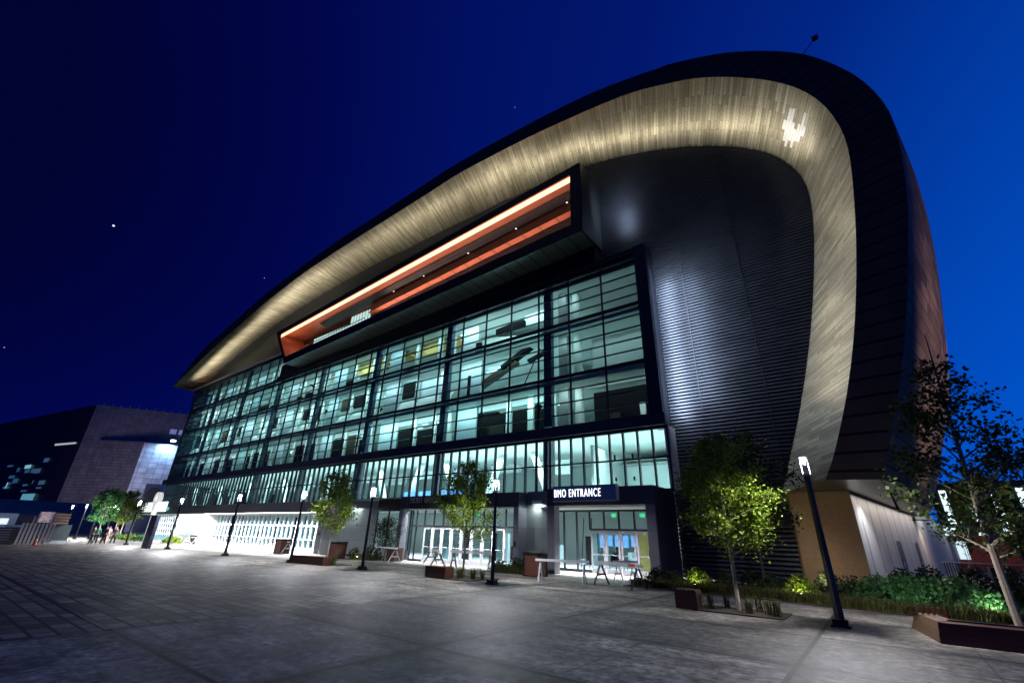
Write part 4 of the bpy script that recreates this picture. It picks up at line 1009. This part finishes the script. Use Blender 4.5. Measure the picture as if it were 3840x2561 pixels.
# ground uplights
gl0 = thing('ground_light','','ground light')
MB().tube([(0,0,0),(0,0,.16)],[.07,.08],10).build('housing', M['black_metal'], gl0)
MB().tube([(0,0,.162),(0,0,.175)],[.065,.065],10).build('lens', glow('uplight_lens',(1,.95,.7),14), gl0)
for i,(x,y,c_,p_,lb_) in enumerate(((2.2,21.1,(.75,1,.8),34,'tiny glowing ground light among the emerald shrubs'),(-2.9,22.1,(1,1,.6),20,'small ground light under the bright shrub before the brick pier'),(-6.9,22.4,(1,1,.6),14,'small ground light under the bright shrub above the slatted bench'),(-15.8,22.8,(1,1,.55),14,'small ground light under the shrub beside the litter bin'),(-31.4,22.2,(1,1,.55),10,'small ground light in the bed left of the ticket office'))):
    o = gl0 if i == 0 else copy_tree(gl0)
    o.location = (x,y,.03); o['label'] = lb_; o['group'] = 'ground lights in the planting'
    light('POINT',(x,y-.12,.42),p_,c_,radius=.06)
light('SPOT',(.6,21.4,.25),34,(.6,1,.8),(.6,23,1.0),spot=140,blend=1,radius=.1)

# ------------------------------------------------------------------ benches, bins
GBn = 'wooden benches around the tree pits'
t = thing('bench','long reddish wood plank bench with canted corner at the lower right corner','bench',(.5,14.8,0),0,GBn)
mb = MB(); X1 = 5.0
mb.face([(0.05,0,0),(X1,0,0),(X1,.06,.40),(0.12,.06,.40)][::1]); mb.face([(.12,.06,.40),(X1,.06,.40),(X1,.5,.40),(.25,.5,.40)]); mb.face([(.05,.9,0),(X1,.9,0),(X1,.5,.40),(.25,.5,.40)][::-1])
mb.build('seat', M['wood_slat'], t)
mb = MB(); mb.face([(.04,0.02,0),(.11,.08,.41),(-.20,2.3,.36),(-.36,2.35,0)]); mb.face([(.11,.08,.41),(.42,.55,.41),(.22,2.3,.36),(-.20,2.3,.36)]); mb.face([(-.36,2.35,0),(-.2,2.3,.36),(.22,2.3,.36),(.3,2.35,0)])
mb.build('wing', M['wood_slat'], t)
mb = MB()
for k in range(7): mb.box(-.30+k*.11,-.24+k*.11,2.1,2.16,.30,.52)
mb.box(-.32,.46,2.16,2.2,.30,.36); mb.build('slat_back', M['wood'], t)
MB().box(.3,X1,.52,.62,.36,.43).build('edge_board', M['black_metal'], t)
def plank_bench(label, loc, lx_, ly_, h_, vert=False, rz=0):
    t = thing('bench', label, 'bench', loc, rz, GBn)
    mb = MB(); mb.box(0,lx_,0,ly_,0.03,h_); mb.build('body', M['wood_vert'] if vert else M['wood_slat'], t)
    mb = MB()
    n = max(3,int(lx_/.12))
    for k in range(n): mb.box(lx_*k/n+.01,lx_*(k+1)/n-.015,-.02,ly_+.02,h_,h_+.035)
    mb.build('seat', M['wood'], t); return t
plank_bench('small slatted wood bench end in shade left of the bright green tree',(-5.45,15.55,0),.66,.5,.5,True)
plank_bench('short reddish wood bench in front of the ticket office tree',(-17.55,16.3,0),1.35,.55,.46)
plank_bench('long low reddish wood bench at the left tree pit',(-29.3,15.95,0),3.0,.6,.42,False,.12)
def bin_(label, loc, rz=0):
    t = thing('litter_bin', label, 'litter bin', loc, rz, 'wood slatted litter bins')
    MB().box(-.42,.42,-.42,.42,.05,1.0).build('body', M['wood_vert'], t)
    MB().box(-.47,-.44,-.47,.47,0,1.05).box(-.44,.47,.44,.47,0,1.05).build('frame', M['black_metal'], t)
    MB().box(-.5,.5,-.5,.5,1.06,1.16).build('lid', M['black_metal'], t); return t
bin_('black topped wood litter bin left of the lit entrance',(-14.9,21.7,0)); bin_('black topped wood litter bin against the grey angled wall',(-33.2,21.6,0))
bin_('reddish litter bin in front of the right end of the white storefront',(-41.5,21.6,0))
t = thing('planter_box','red wood box of horizontal boards left of the ticket doors','planter',(-28.6,23.4,0))
MB().box(-.45,.45,-.4,.4,.03,.85).build('body', M['wood_slat'], t); MB().box(-.47,.47,-.42,.42,.85,.9).build('rim', M['wood'], t)

# ------------------------------------------------------------------ sawhorse barricades
def barricade(label, p, q, striped_=False, legmat='grey_wood', group='sawhorse barricades', h=.88):
    p, q = Vector((p[0],p[1],0)), Vector((q[0],q[1],0)); d = (q-p); l = d.length; rz = math.atan2(d.y,d.x)
    t = thing('sawhorse_barricade', label, 'barricade', p, rz, group)
    n = max(1,int(l/.3)) if striped_ else 1
    mb = MB()
    for k in range(n): mb.box(-.25+(l+.5)*k/n,-.25+(l+.5)*(k+1)/n,-.022,.022,h-(.06 if legmat == 'grey_wood' else .02),h+.08, (k%3 == 2 and k > n*.35) if striped_ else 0)
    mb.build('plank', [M['white_paint'],M['orange_paint']], t)
    for x in (0,l):
        for s in (-1,1):
            MB().tube([(x,s*.48,0),(x,s*.06,h-.1)],[.055 if legmat == 'grey_wood' else .036]*2,4).build('leg', M[legmat], t)
        MB().box(x-.03,x+.03,-.24,.24,h*.42,h*.42+.09).build('brace', M[legmat], t)
    return t
barricade('white sawhorse barricade standing before the left bed and red planter box',(-30.2,22.9),(-26.6,21.8),False,'white_paint')
barricade('grey wood sawhorse barricade behind the ticket office tree',(-25.4,24.0),(-22.7,22.1),False)
barricade('grey sawhorse barricade nearest the ticket office tree trunk',(-21.9,22.7),(-19.6,23.6),False)
barricade('orange and white striped barricade in front of the lit entrance doors',(-10.5,20.6),(-8.45,19.95),True)
barricade('white rail barricade from the litter bin to the entrance',(-13.0,19.35),(-11.1,20.1),False,'white_paint')
barricade('pale barricade standing farther back in the entrance light',(-10.4,22.2),(-9.9,22.9),False,'white_paint')
ords = ('rightmost','second from the right','third from the right','fourth from the right','fifth from the right','sixth from the right','leftmost')
for i, x in enumerate((-40.8,-44.6,-48.4,-52.2,-56,-59.8,-63.6)):
    barricade('white sawhorse barricade before the long storefront, %s in that row' % ords[i],(x-3.0,21.9+.25*(i%3)),(x,21.7+.2*(i%2)),False,'white_paint','white barricades before the storefront')
t = thing('cafe_table','small table with dark bags on it before the white storefront','table',(-64.5,22.6,0))
MB().box(-.8,.8,-.4,.4,.72,.77).build('table_top', M['white_paint'], t); MB().box(-.25,.25,-.2,.2,0,.72).build('pedestal', M['black_metal'], t)
for k in range(3): tag(MB().obox((-65.0+k*.5,22.6,.88),(.34,.3,.21)).build('bag', M['black_metal']),'dark bag on the small table before the storefront','bag','dark bags on the small table')

# ------------------------------------------------------------------ totem with location pin
t = thing('wayfinding_totem','navy totem post topped with a white location pin','totem',(-51.9,14.66,0))
MB().box(-.8,.88,-.12,.12,0.02,2.72).build('post', striped('totem_navy',(.03,.035,.07),'Z',1.05,.3,.4,.1,2.2,.1), t)
MB().box(-.98,-.8,-.13,.13,0,2.72).build('side_edge', mat('totem_edge',(.7,.72,.78),.4,emit=(.8,.85,1),es=.5), t)
pn = MB(); ring = []; inn = []
for k in range(33):
    a = math.pi*2*k/32
    ox, oz = .72*math.cos(a), .62*math.sin(a)
    if oz < 0: ox *= max(.08,1-abs(math.sin(a))**1.5*.75); oz = -abs(math.sin(a))**1.2*1.35
    ring.append((-.95+ox,4.15+oz)); inn.append((-.95+.27*math.cos(a),4.22+.27*math.sin(a)))
for k in range(32):
    for y, fl_ in ((-.16,1),(.16,-1)):
        q = [(ring[k][0],y,ring[k][1]),(ring[k+1][0],y,ring[k+1][1]),(inn[k+1][0],y,inn[k+1][1]),(inn[k][0],y,inn[k][1])]
        pn.face(q[::fl_])
    pn.face([(ring[k][0],-.16,ring[k][1]),(ring[k][0],.16,ring[k][1]),(ring[k+1][0],.16,ring[k+1][1]),(ring[k+1][0],-.16,ring[k+1][1])])
    pn.face([(inn[k][0],-.16,inn[k][1]),(inn[k+1][0],-.16,inn[k+1][1]),(inn[k+1][0],.16,inn[k+1][1]),(inn[k][0],.16,inn[k][1])])
pn.build('location_pin', mat('pin_white',(.8,.8,.78),.4,emit=(1,.98,.93),es=.6), t)

# ------------------------------------------------------------------ people
SK = {}
def skinned(name, pts, edges, mtl, parent, root=0, sub=1):
    me = bpy.data.meshes.new(name); me.from_pydata([p[0] for p in pts], edges, [])
    o = bpy.data.objects.new(name, me); COL.objects.link(o)
    md = o.modifiers.new('skin','SKIN'); md.use_smooth_shade = True
    for i, p in enumerate(pts):
        me.skin_vertices[0].data[i].radius = (p[1],p[2] if len(p) > 2 else p[1]); me.skin_vertices[0].data[i].use_root = (i == root)
    sb = o.modifiers.new('sub','SUBSURF'); sb.levels = sub; sb.render_levels = sub
    bpy.context.view_layer.update()
    me2 = bpy.data.meshes.new_from_object(o.evaluated_get(bpy.context.evaluated_depsgraph_get()))
    bpy.data.objects.remove(o)
    me2.materials.clear(); me2.materials.append(mtl)
    o = bpy.data.objects.new(name, me2); COL.objects.link(o); o.parent = parent; return o
def person(label, loc, rz, shirt, trousers, skin, hair, stride=.12, armbend=.15, hgt=1.0, hairlen=.0):
    t = thing('person', label, 'person', loc, rz, 'people standing far left'); t.scale = (hgt,hgt,hgt)
    P = []; E = []
    def add(p, r, link=None, r2=None):
        P.append((p,r) if r2 is None else (p,r,r2)); i = len(P)-1
        if link is not None: E.append((link,i))
        return i
    pel = add((0,0,.95),.13,None,.10); w_ = add((0,0,1.10),.115,pel,.09); ch = add((0,0,1.30),.15,w_,.105); nk = add((0,0,1.47),.058,ch)
    hd_ = add((0,.015,1.56),.075,nk); add((0,.01,1.66),.085,hd_); 
    fing = []
    arms = {}
    for s in (-1,1):
        sh = add((s*.17,0,1.42),.058,ch); el_ = add((s*.24,-.02,1.14),.042,sh); wr = add((s*.24,armbend,.92),.030,el_); hnd = add((s*.24,armbend+.03,.84),.030,wr,.018)
        for q in range(4): add((s*.24+(q-1.5)*.018,armbend+.05,.76-.01*abs(q-1)),.008,hnd)
        add((s*.215,armbend+.07,.82),.009,hnd)
        hp = add((s*.09,0,.88),.085,pel); kn = add((s*.10,s*stride*.5+.02,.50),.058,hp); an = add((s*.10,s*stride,.09),.040,kn); add((s*.10,s*stride+.15,.035),.035,an)
        arms[s] = (P[sh][0],P[el_][0],P[wr][0],P[hp][0],P[kn][0],P[an][0])
    skinned('body', P, E, skin, t)
    T = [((0,0,.93),.15,.115),((0,0,1.10),.135,.105),((0,0,1.30),.165,.118),((0,0,1.44),.075,.07)]; TE = [(0,1),(1,2),(2,3)]
    for s in (-1,1):
        a = arms[s]; n = len(T); T += [(a[0],.07),(tuple((a[0][k]+a[1][k])/2 for k in range(3)),.058),(a[1],.052)]; TE += [(2,n),(n,n+1),(n+1,n+2)]
    skinned('shirt', T, TE, shirt, t)
    T = [((0,0,.97),.145,.112)]; TE = []
    for s in (-1,1):
        a = arms[s]; n = len(T); T += [(a[3],.098),(a[4],.074),(tuple(a[5][k]+(.02 if k == 2 else 0) for k in range(3)),.056)]; TE += [(0,n),(n,n+1),(n+1,n+2)]
    skinned('trousers', T, TE, trousers, t)
    skinned('hair', [((0,-.012,1.69),.088),((0,-.05,1.61-hairlen),.06)], [(0,1)], hair, t)
    f = MB()
    for s in (-1,1): f.obox((s*.032,.088,1.605),(.022,.012,.014))
    f.obox((0,.098,1.575),(.022,.025,.04)); f.obox((0,.088,1.535),(.045,.01,.01)); f.build('face', mat('face_dark',(.12,.06,.05),.5), t)
    return t
sk1, sk2 = mat('skin_light',(.50,.30,.22),.5), mat('skin_tan',(.28,.16,.10),.5)
hr = mat('hair_dark',(.02,.015,.012),.5); hb = mat('hair_brown',(.12,.07,.04),.5)
blk = mat('cloth_black',(.012,.012,.016),.8); jean = mat('cloth_jean',(.03,.04,.07),.8)
person('person in black jacket and trousers, leftmost of the group, beside the green shirt',(-60.9,12.6,0),2.6,blk,blk,sk2,hr,.16,.12)
person('person in bright green shirt and dark trousers',(-62.3,13.2,0),-2.0,mat('cloth_green',(.02,.42,.16),.7),jean,sk1,hb,.1,.2)
person('person in black standing between the green and the pink shirt',(-61.9,13.75,0),.6,blk,blk,sk2,hr,.14,.1)
person('person in pale pink top and light trousers',(-64.2,14.5,0),-1.2,mat('cloth_pink',(.55,.33,.40),.7),mat('cloth_pale',(.42,.32,.36),.7),sk1,hb,.1,.18,1.0,.08)
person('person in grey shirt and black trousers, rightmost of the group',(-62.2,14.6,0),-2.5,mat('cloth_grey',(.28,.26,.26),.7),blk,sk1,hr,.14,.14)

# ------------------------------------------------------------------ building site, far left
t = thing('slatted_fence','cream slatted fence panel with upright battens at the far left','fence',(-60.2,8.5,0),rad(94))
for k in range(9): MB().box(-1.15+k*.26,-1.15+k*.26+.15,-.03,.03,.02,1.78).build('batten', mat('cream_wood',(.62,.56,.44),.6,0,.2,5) if k == 0 else bpy.data.materials['cream_wood'], t)
mb = MB()
for zz in (.25,.9,1.6): mb.box(-1.2,1.2,.035,.07,zz,zz+.1)
mb.build('rail', M['grey_wood'], t)
t = thing('traffic_cone','orange traffic cone in front of the slatted fence','traffic cone',(-58.6,8.45,0))
MB().tube([(0,0,.04),(0,0,.75)],[.16,.035],12).build('cone_body', M['orange_paint'], t); MB().box(-.21,.21,-.21,.21,0,.04).build('base', M['orange_paint'], t); MB().tube([(0,0,.38),(0,0,.5)],[.106,.08],12).build('band', M['white_paint'], t)
def site(name, label, cat, x, y0, y1, z0, z1, m, th=.6): 
    t = thing(name, label, cat, (x,(y0+y1)/2,0)); return t
t = thing('banner_board','colourful blue, red and white streaked banner on posts above the fence','banner',(-62.6,9.05,0))
def banner_mat():
    m, nt, b = nodes_of('banner_print'); L_ = nt.links.new
    tc = N(nt,'ShaderNodeTexCoord'); mp = N(nt,'ShaderNodeMapping'); mp.inputs['Scale'].default_value=(1,6,1.6); L_(tc.outputs['Object'], mp.inputs[0])
    no = N(nt,'ShaderNodeTexNoise', Scale=1.1, Detail=3); L_(mp.outputs[0], no.inputs['Vector'])
    cr = N(nt,'ShaderNodeValToRGB'); L_(no.outputs['Fac'], cr.inputs[0]); e = cr.color_ramp.elements
    e[0].position=.36; e[0].color=(.04,.08,.3,1); e[1].position=.64; e[1].color=(.15,.45,.6,1)
    for p_, c_ in ((.44,(.75,.68,.65)),(.50,(.5,.12,.10)),(.55,(.8,.76,.7)),(.60,(.12,.05,.12))): q = e.new(p_); q.color = c_+(1,)
    L_(cr.outputs[0], b.inputs['Base Color']); L_(cr.outputs[0], b.inputs['Emission Color']); b.inputs['Emission Strength'].default_value=.35; return m
MB().box(-.03,.03,-.52,.52,1.85,2.78).build('sheet', banner_mat(), t); MB().box(.035,.10,-.5,-.44,0,2.7).box(.035,.10,.44,.5,0,2.7).build('post', M['grey_wood'], t)
t = thing('timber_stack','stack of brown timber planks on a dark hoarding','timber stack',(-63.0,10.2,1.72))
for k in range(4): MB().obox((.0,0,.12+k*.26),(.9,1.15-.06*(k%2),.18)).build('plank', mat('raw_timber',(.32,.20,.13),.7,0,.35,5) if k == 0 else bpy.data.materials['raw_timber'], t)
t = thing('site_hoarding','dark grey green hoarding panel below the timber stack','hoarding',(-63.2,10.5,0))
MB().box(-.05,.05,-.75,.75,.3,1.7).build('panel', mat('hoarding_green',(.09,.12,.12),.7,0,.3,2), t); MB().box(-.1,.1,-.8,.8,0,.3).build('plinth', M['white_paint'], t)
t = thing('shipping_container','dark navy container behind the slatted fence','container',(-66.0,8.6,0))
MB().box(-1.2,1.2,-1.1,1.2,0,2.5).build('body', striped('container_navy',(.03,.03,.05),'Y',5,.6,.5,.2,.5), t); MB().box(1.21,1.24,-.06,.06,.1,2.4).build('door_bar', M['grey_frame'], t)
t = thing('site_cabin','pale grey site cabin with two white lit windows at the left edge','cabin',(-65.0,5.6,0))
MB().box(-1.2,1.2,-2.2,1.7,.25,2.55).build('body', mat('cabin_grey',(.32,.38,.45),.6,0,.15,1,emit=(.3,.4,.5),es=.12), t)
for y in (-.1,.9): MB().box(1.21,1.23,y-.28,y+.28,1.6,2.1).build('window', glow('cabin_window',(.9,.97,1),.9), t)
t = thing('timber_pile','dark pile of weathered boards at the left edge','timber pile',(-60.5,6.3,0))
rr = random.Random(3)
for k in range(7): MB().obox((0,rr.uniform(-.1,.1),.1+k*.2),(.8,2.0,.15),rr.uniform(-.05,.05)).build('board', mat('weathered_board',(.06,.045,.035),.8,0,.5,4) if k == 0 else bpy.data.materials['weathered_board'], t)
tag(MB().obox((-60.9,7.0,1.48),(.5,1.1,.05),0,0,0,.35).build('steel_sheet', mat('steel_sheet',(.30,.40,.48),.4,.3)),'blue grey steel sheet tilted on the dark timber pile','steel sheet')

# ------------------------------------------------------------------ granite arena building behind, left
gr = thing('granite_building','dark granite block building with a tall lit wall panel, far left','building',(-190,28,0))
GP = dict(parent=gr, world=True)
mb = MB(); mb.face([(-190,28.2,0),(-176.7,52,0),(-176.7,52,36.9),(-190,28.2,36.9)]); mb.face([(-176.7,52,0),(-165,72,0),(-165,72,36.9),(-176.7,52,36.9)]); mb.face([(-190,28.2,36.9),(-165,72,36.9),(-300,72,36.9),(-300,8,36.9)])
mb.build('wall', M['granite_block'], **GP)
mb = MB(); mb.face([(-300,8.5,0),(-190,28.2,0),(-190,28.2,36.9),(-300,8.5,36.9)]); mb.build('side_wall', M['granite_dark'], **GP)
mb = MB(); mb.prism([(-185.2,30.9),(-175,40.2),(-171,50.6),(-182,60)],0,25.6); mb.build('wing', M['granite_block'], **GP)
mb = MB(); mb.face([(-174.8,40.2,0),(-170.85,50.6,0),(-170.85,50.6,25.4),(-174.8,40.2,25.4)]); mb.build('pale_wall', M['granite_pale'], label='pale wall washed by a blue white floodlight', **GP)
mb = MB(); mb.face([(-173.0,43.8,0),(-171.3,48.3,0),(-171.3,48.3,13.5),(-173.0,43.8,13.5)]); mb.build('recess', mat('recess_blue',(.03,.05,.09),.3), **GP)
mb = MB()
for k in range(24):
    a, b = 2*math.pi*k/24, 2*math.pi*(k+1)/24
    mb.face([(-172.1,46.05,10.2),(-172.1+.72*math.cos(a),46.05+1.9*math.cos(a),10.2+2.4*math.sin(a)),(-172.1+.72*math.cos(b),46.05+1.9*math.cos(b),10.2+2.4*math.sin(b))])
mb.build('roundel', M['black_metal'], **GP).location += Vector((.06,-.02,0))
MB().obox((-171.0,46.3,26.6),(1.2,1.0,.5)).build('floodlight', glow('flood_lens',(.7,.88,1),12), **GP)
light('SPOT',(-170.6,45.2,26.2),9500,(.34,.60,1),(-173.6,45.6,16),spot=150,blend=1,radius=.3)
mb = MB(); mb.face([(-208,25.2,24.9),(-193,27.9,24.6),(-193,27.9,25.1),(-208,25.2,25.5)]); mb.build('ledge_light', glow('ledge_glow',(.7,.85,.8),.5), **GP).location += Vector((0,-.4,0))
# dark glass with scattered lit rooms on the side wall
wr = random.Random(21); mb = Pieces(); mb2 = Pieces()
def sw_pt(x, z, off=-.3): return (x, 28.2-(-190-x)*.179+off, z)
for _ in range(44):
    x = wr.uniform(-262,-205); z_ = wr.uniform(2,20); dx = wr.uniform(.8,5); dz = wr.uniform(.4,2.2)
    (mb if wr.random()<.75 else mb2).face([sw_pt(x,z_),sw_pt(x+dx,z_),sw_pt(x+dx,z_+dz),sw_pt(x,z_+dz)])
mb.build('window', glow('dim_cyan_room',(.06,.22,.32),.22), **GP); mb2.build('lit_window', glow('lit_cyan_room',(.35,.85,.95),.5), **GP)
mb = MB(); mb.face([sw_pt(-215,7.2,-.4),sw_pt(-205.5,7.2,-.4),sw_pt(-205.5,10.0,-.4),sw_pt(-215,10.0,-.4)]); mb.build('lit_canopy', glow('canopy_cyan',(.15,.5,.6),.5), **GP)
mb = Pieces()
for k in range(9):
    x = -262+wr.uniform(0,16); z_ = wr.uniform(1.5,6.5); mb.face([sw_pt(x,z_,-.5),sw_pt(x+wr.uniform(1,4),z_+.2,-.5),sw_pt(x+wr.uniform(1,4),z_+1.2,-.5),sw_pt(x,z_+1,-.5)])
mb.build('lit_entrance', glow('entrance_cyan',(.5,.95,1),1.3), **GP)
mb = Pieces()
for k in range(12): mb.obox((-189+k*1.1,29.6+k*2.0,37.2),(.25,.25,.5+.4*wr.random()))
mb.build('roof_fixture', M['granite'], **GP)
mb = Pieces()
for k, (a, b) in enumerate(((0,1.6),(2.2,3.0),(3.6,4.6),(5.2,6.6))):
    t0, t1 = 47.0+a, 47.0+b; mb.face([(-179.4+a*.56+.3,t0-.3,29.8),(-179.4+b*.56+.3,t1-.3,29.8),(-179.4+b*.56+.3,t1-.3,31.4),(-179.4+a*.56+.3,t0-.3,31.4)])
mb.build('blue_sign', glow('blue_sign_glow',(.02,.08,.32),.3), **GP)
light('SPOT',(-150,20,4),26000,(.85,.75,.95),(-182,40,16),spot=80,blend=1,radius=7)

# low dark wall and teal shrubbery screen behind the far lamps
tag(MB().box(-140,-139,4,34,0,6).build('boundary_wall', mat('far_wall_blue',(.05,.08,.14),.6,0,.4,.4)),'dark blue low wall behind the distant street lamps','wall')

# ------------------------------------------------------------------ right background
pk = thing('parking_building','dark building with tall white light strips, far right beyond the trees','building',(24,112,0))
MB().prism([(9,112),(60,104),(64,130),(13,138)],0,12.8).build('wall', mat('garage_dark',(.03,.035,.04),.6,0,.3,.5), pk, True)
for k in range(9):
    x = 10.2+k*3.1; y = 112-(x-9)*8/51-.15
    MB().box(x,x+.9,y-.1,y+.05,2.2,11.6).build('light_strip', glow('strip_cool',(.72,.95,1),1.6) if k == 0 else bpy.data.materials['strip_cool'], pk, True)
MB().box(9,40,108.2,108.4,5.6,6.0).build('floor_edge', M['grey_frame'], pk, True)
sh = thing('red_storefront','small shop front with dark red wall and lit windows','shop',(6.5,78,0))
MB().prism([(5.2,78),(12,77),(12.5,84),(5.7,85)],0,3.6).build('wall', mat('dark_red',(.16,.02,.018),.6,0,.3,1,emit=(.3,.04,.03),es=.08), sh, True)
for x in (5.5,7.0,9.4): MB().box(x,x+.9,77.55,77.75,1.0,3.0).build('window', glow('shop_window',(.7,.9,.95),.9) if x == 5.5 else bpy.data.materials['shop_window'], sh, True)
um = thing('canopy_tent','white peaked canopy tent before the red shop front','canopy',(5.9,70,0))
mb = MB(); q = [(-1.1,-1,3.35),(1.1,-1,3.35),(1.1,1,3.35),(-1.1,1,3.35)]
for i in range(4): mb.face([q[i],q[(i+1)%4],(0,0,4.35)])
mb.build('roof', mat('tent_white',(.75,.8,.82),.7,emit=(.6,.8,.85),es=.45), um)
for sx in (-1.05,1.05):
    for sy in (-.95,.95): MB().tube([(sx,sy,0),(sx,sy,3.35)],[.03,.03],6).build('leg', M['grey_frame'], um)
fe = thing('guard_rail','dark guard rail with close uprights at the far pavement','railing',(7,52,0))
mb = MB()
for k in range(60): mb.box(-3.4+k*.16,-3.33+k*.16,-.02,.02,0,1.0)
mb.build('uprights', M['black_metal'], fe); MB().box(-3.5,6.3,-.03,.03,1.0,1.08).build('top_rail', M['grey_frame'], fe)
ca = thing('utility_cabinet','dark slatted utility cabinet behind the shrubs at the right','cabinet',(3.25,25.2,0))
MB().box(-.3,.3,-.3,.3,0,1.35).build('body', M['black_metal'], ca)
for k in range(4): MB().box(-.26,.26,-.33,-.305,1.0-k*.13,1.05-k*.13).build('louver', M['grey_frame'], ca)
fl_ = copy_tree(lamp0, None, (13.5,60,0), 0, 'small distant street lamp seen through the right-hand trees'); fl_['group'] = 'black street lamps along the plaza'
light('POINT',(13.5,60,6),260,(1,.95,.9),radius=.15)
light('POINT',(7.5,68,5),300,(.8,.95,1),radius=.3)

# ------------------------------------------------------------------ stars
def star(d, dist, r_, s_, label):
    d = Vector(d).normalized()*dist
    bm = bmesh.new(); bmesh.ops.create_icosphere(bm, subdivisions=1, radius=r_); me = bpy.data.meshes.new('star'); bm.to_mesh(me); bm.free()
    me.materials.append(glow('star_glow',(.9,.95,1),s_)); o = bpy.data.objects.new('star', me); COL.objects.link(o); o.location = d; tag(o, label, 'star', 'stars in the night sky')
star((-1237.6,85.7,627.0),4000,7.5,1.0,'brightest star, low in the sky at the far left')
star((-989.3,335.8,527.3),4000,3.2,.5,'faint star close above the roof slope')
star((-444.1,551.7,901.0),4000,3.0,.4,'faint star high above the middle of the roof')
star((-1499.9,28.2,364.9),4000,3.2,.4,'faint star at the left edge above the granite building')

for m_ in bpy.data.materials: m_.cycles.emission_sampling = 'NONE'
# added dim fill sun so that nothing is pitch black
sl = bpy.data.lights.new('fill_sun','SUN'); sl.energy = .012; sl.angle = rad(8); sl.color = (.7,.8,1)
so = bpy.data.objects.new('fill_sun', sl); COL.objects.link(so); so.rotation_euler = (rad(50),0,rad(-30))

# ------------------------------------------------------------------ render settings
S.render.engine = 'CYCLES'
S.view_settings.view_transform = 'Standard'; S.view_settings.look = 'None'; S.view_settings.exposure = 0
cy = S.cycles
cy.use_denoising = True
try: cy.denoiser = 'OPENIMAGEDENOISE'; cy.denoising_input_passes = 'RGB_ALBEDO_NORMAL'; cy.denoising_prefilter = 'NONE'
except Exception: pass
cy.max_bounces = 6; cy.diffuse_bounces = 3; cy.glossy_bounces = 3; cy.transparent_max_bounces = 12; cy.transmission_bounces = 4
cy.sample_clamp_indirect = 4; cy.caustics_reflective = False; cy.caustics_refractive = False
cy.use_light_tree = True
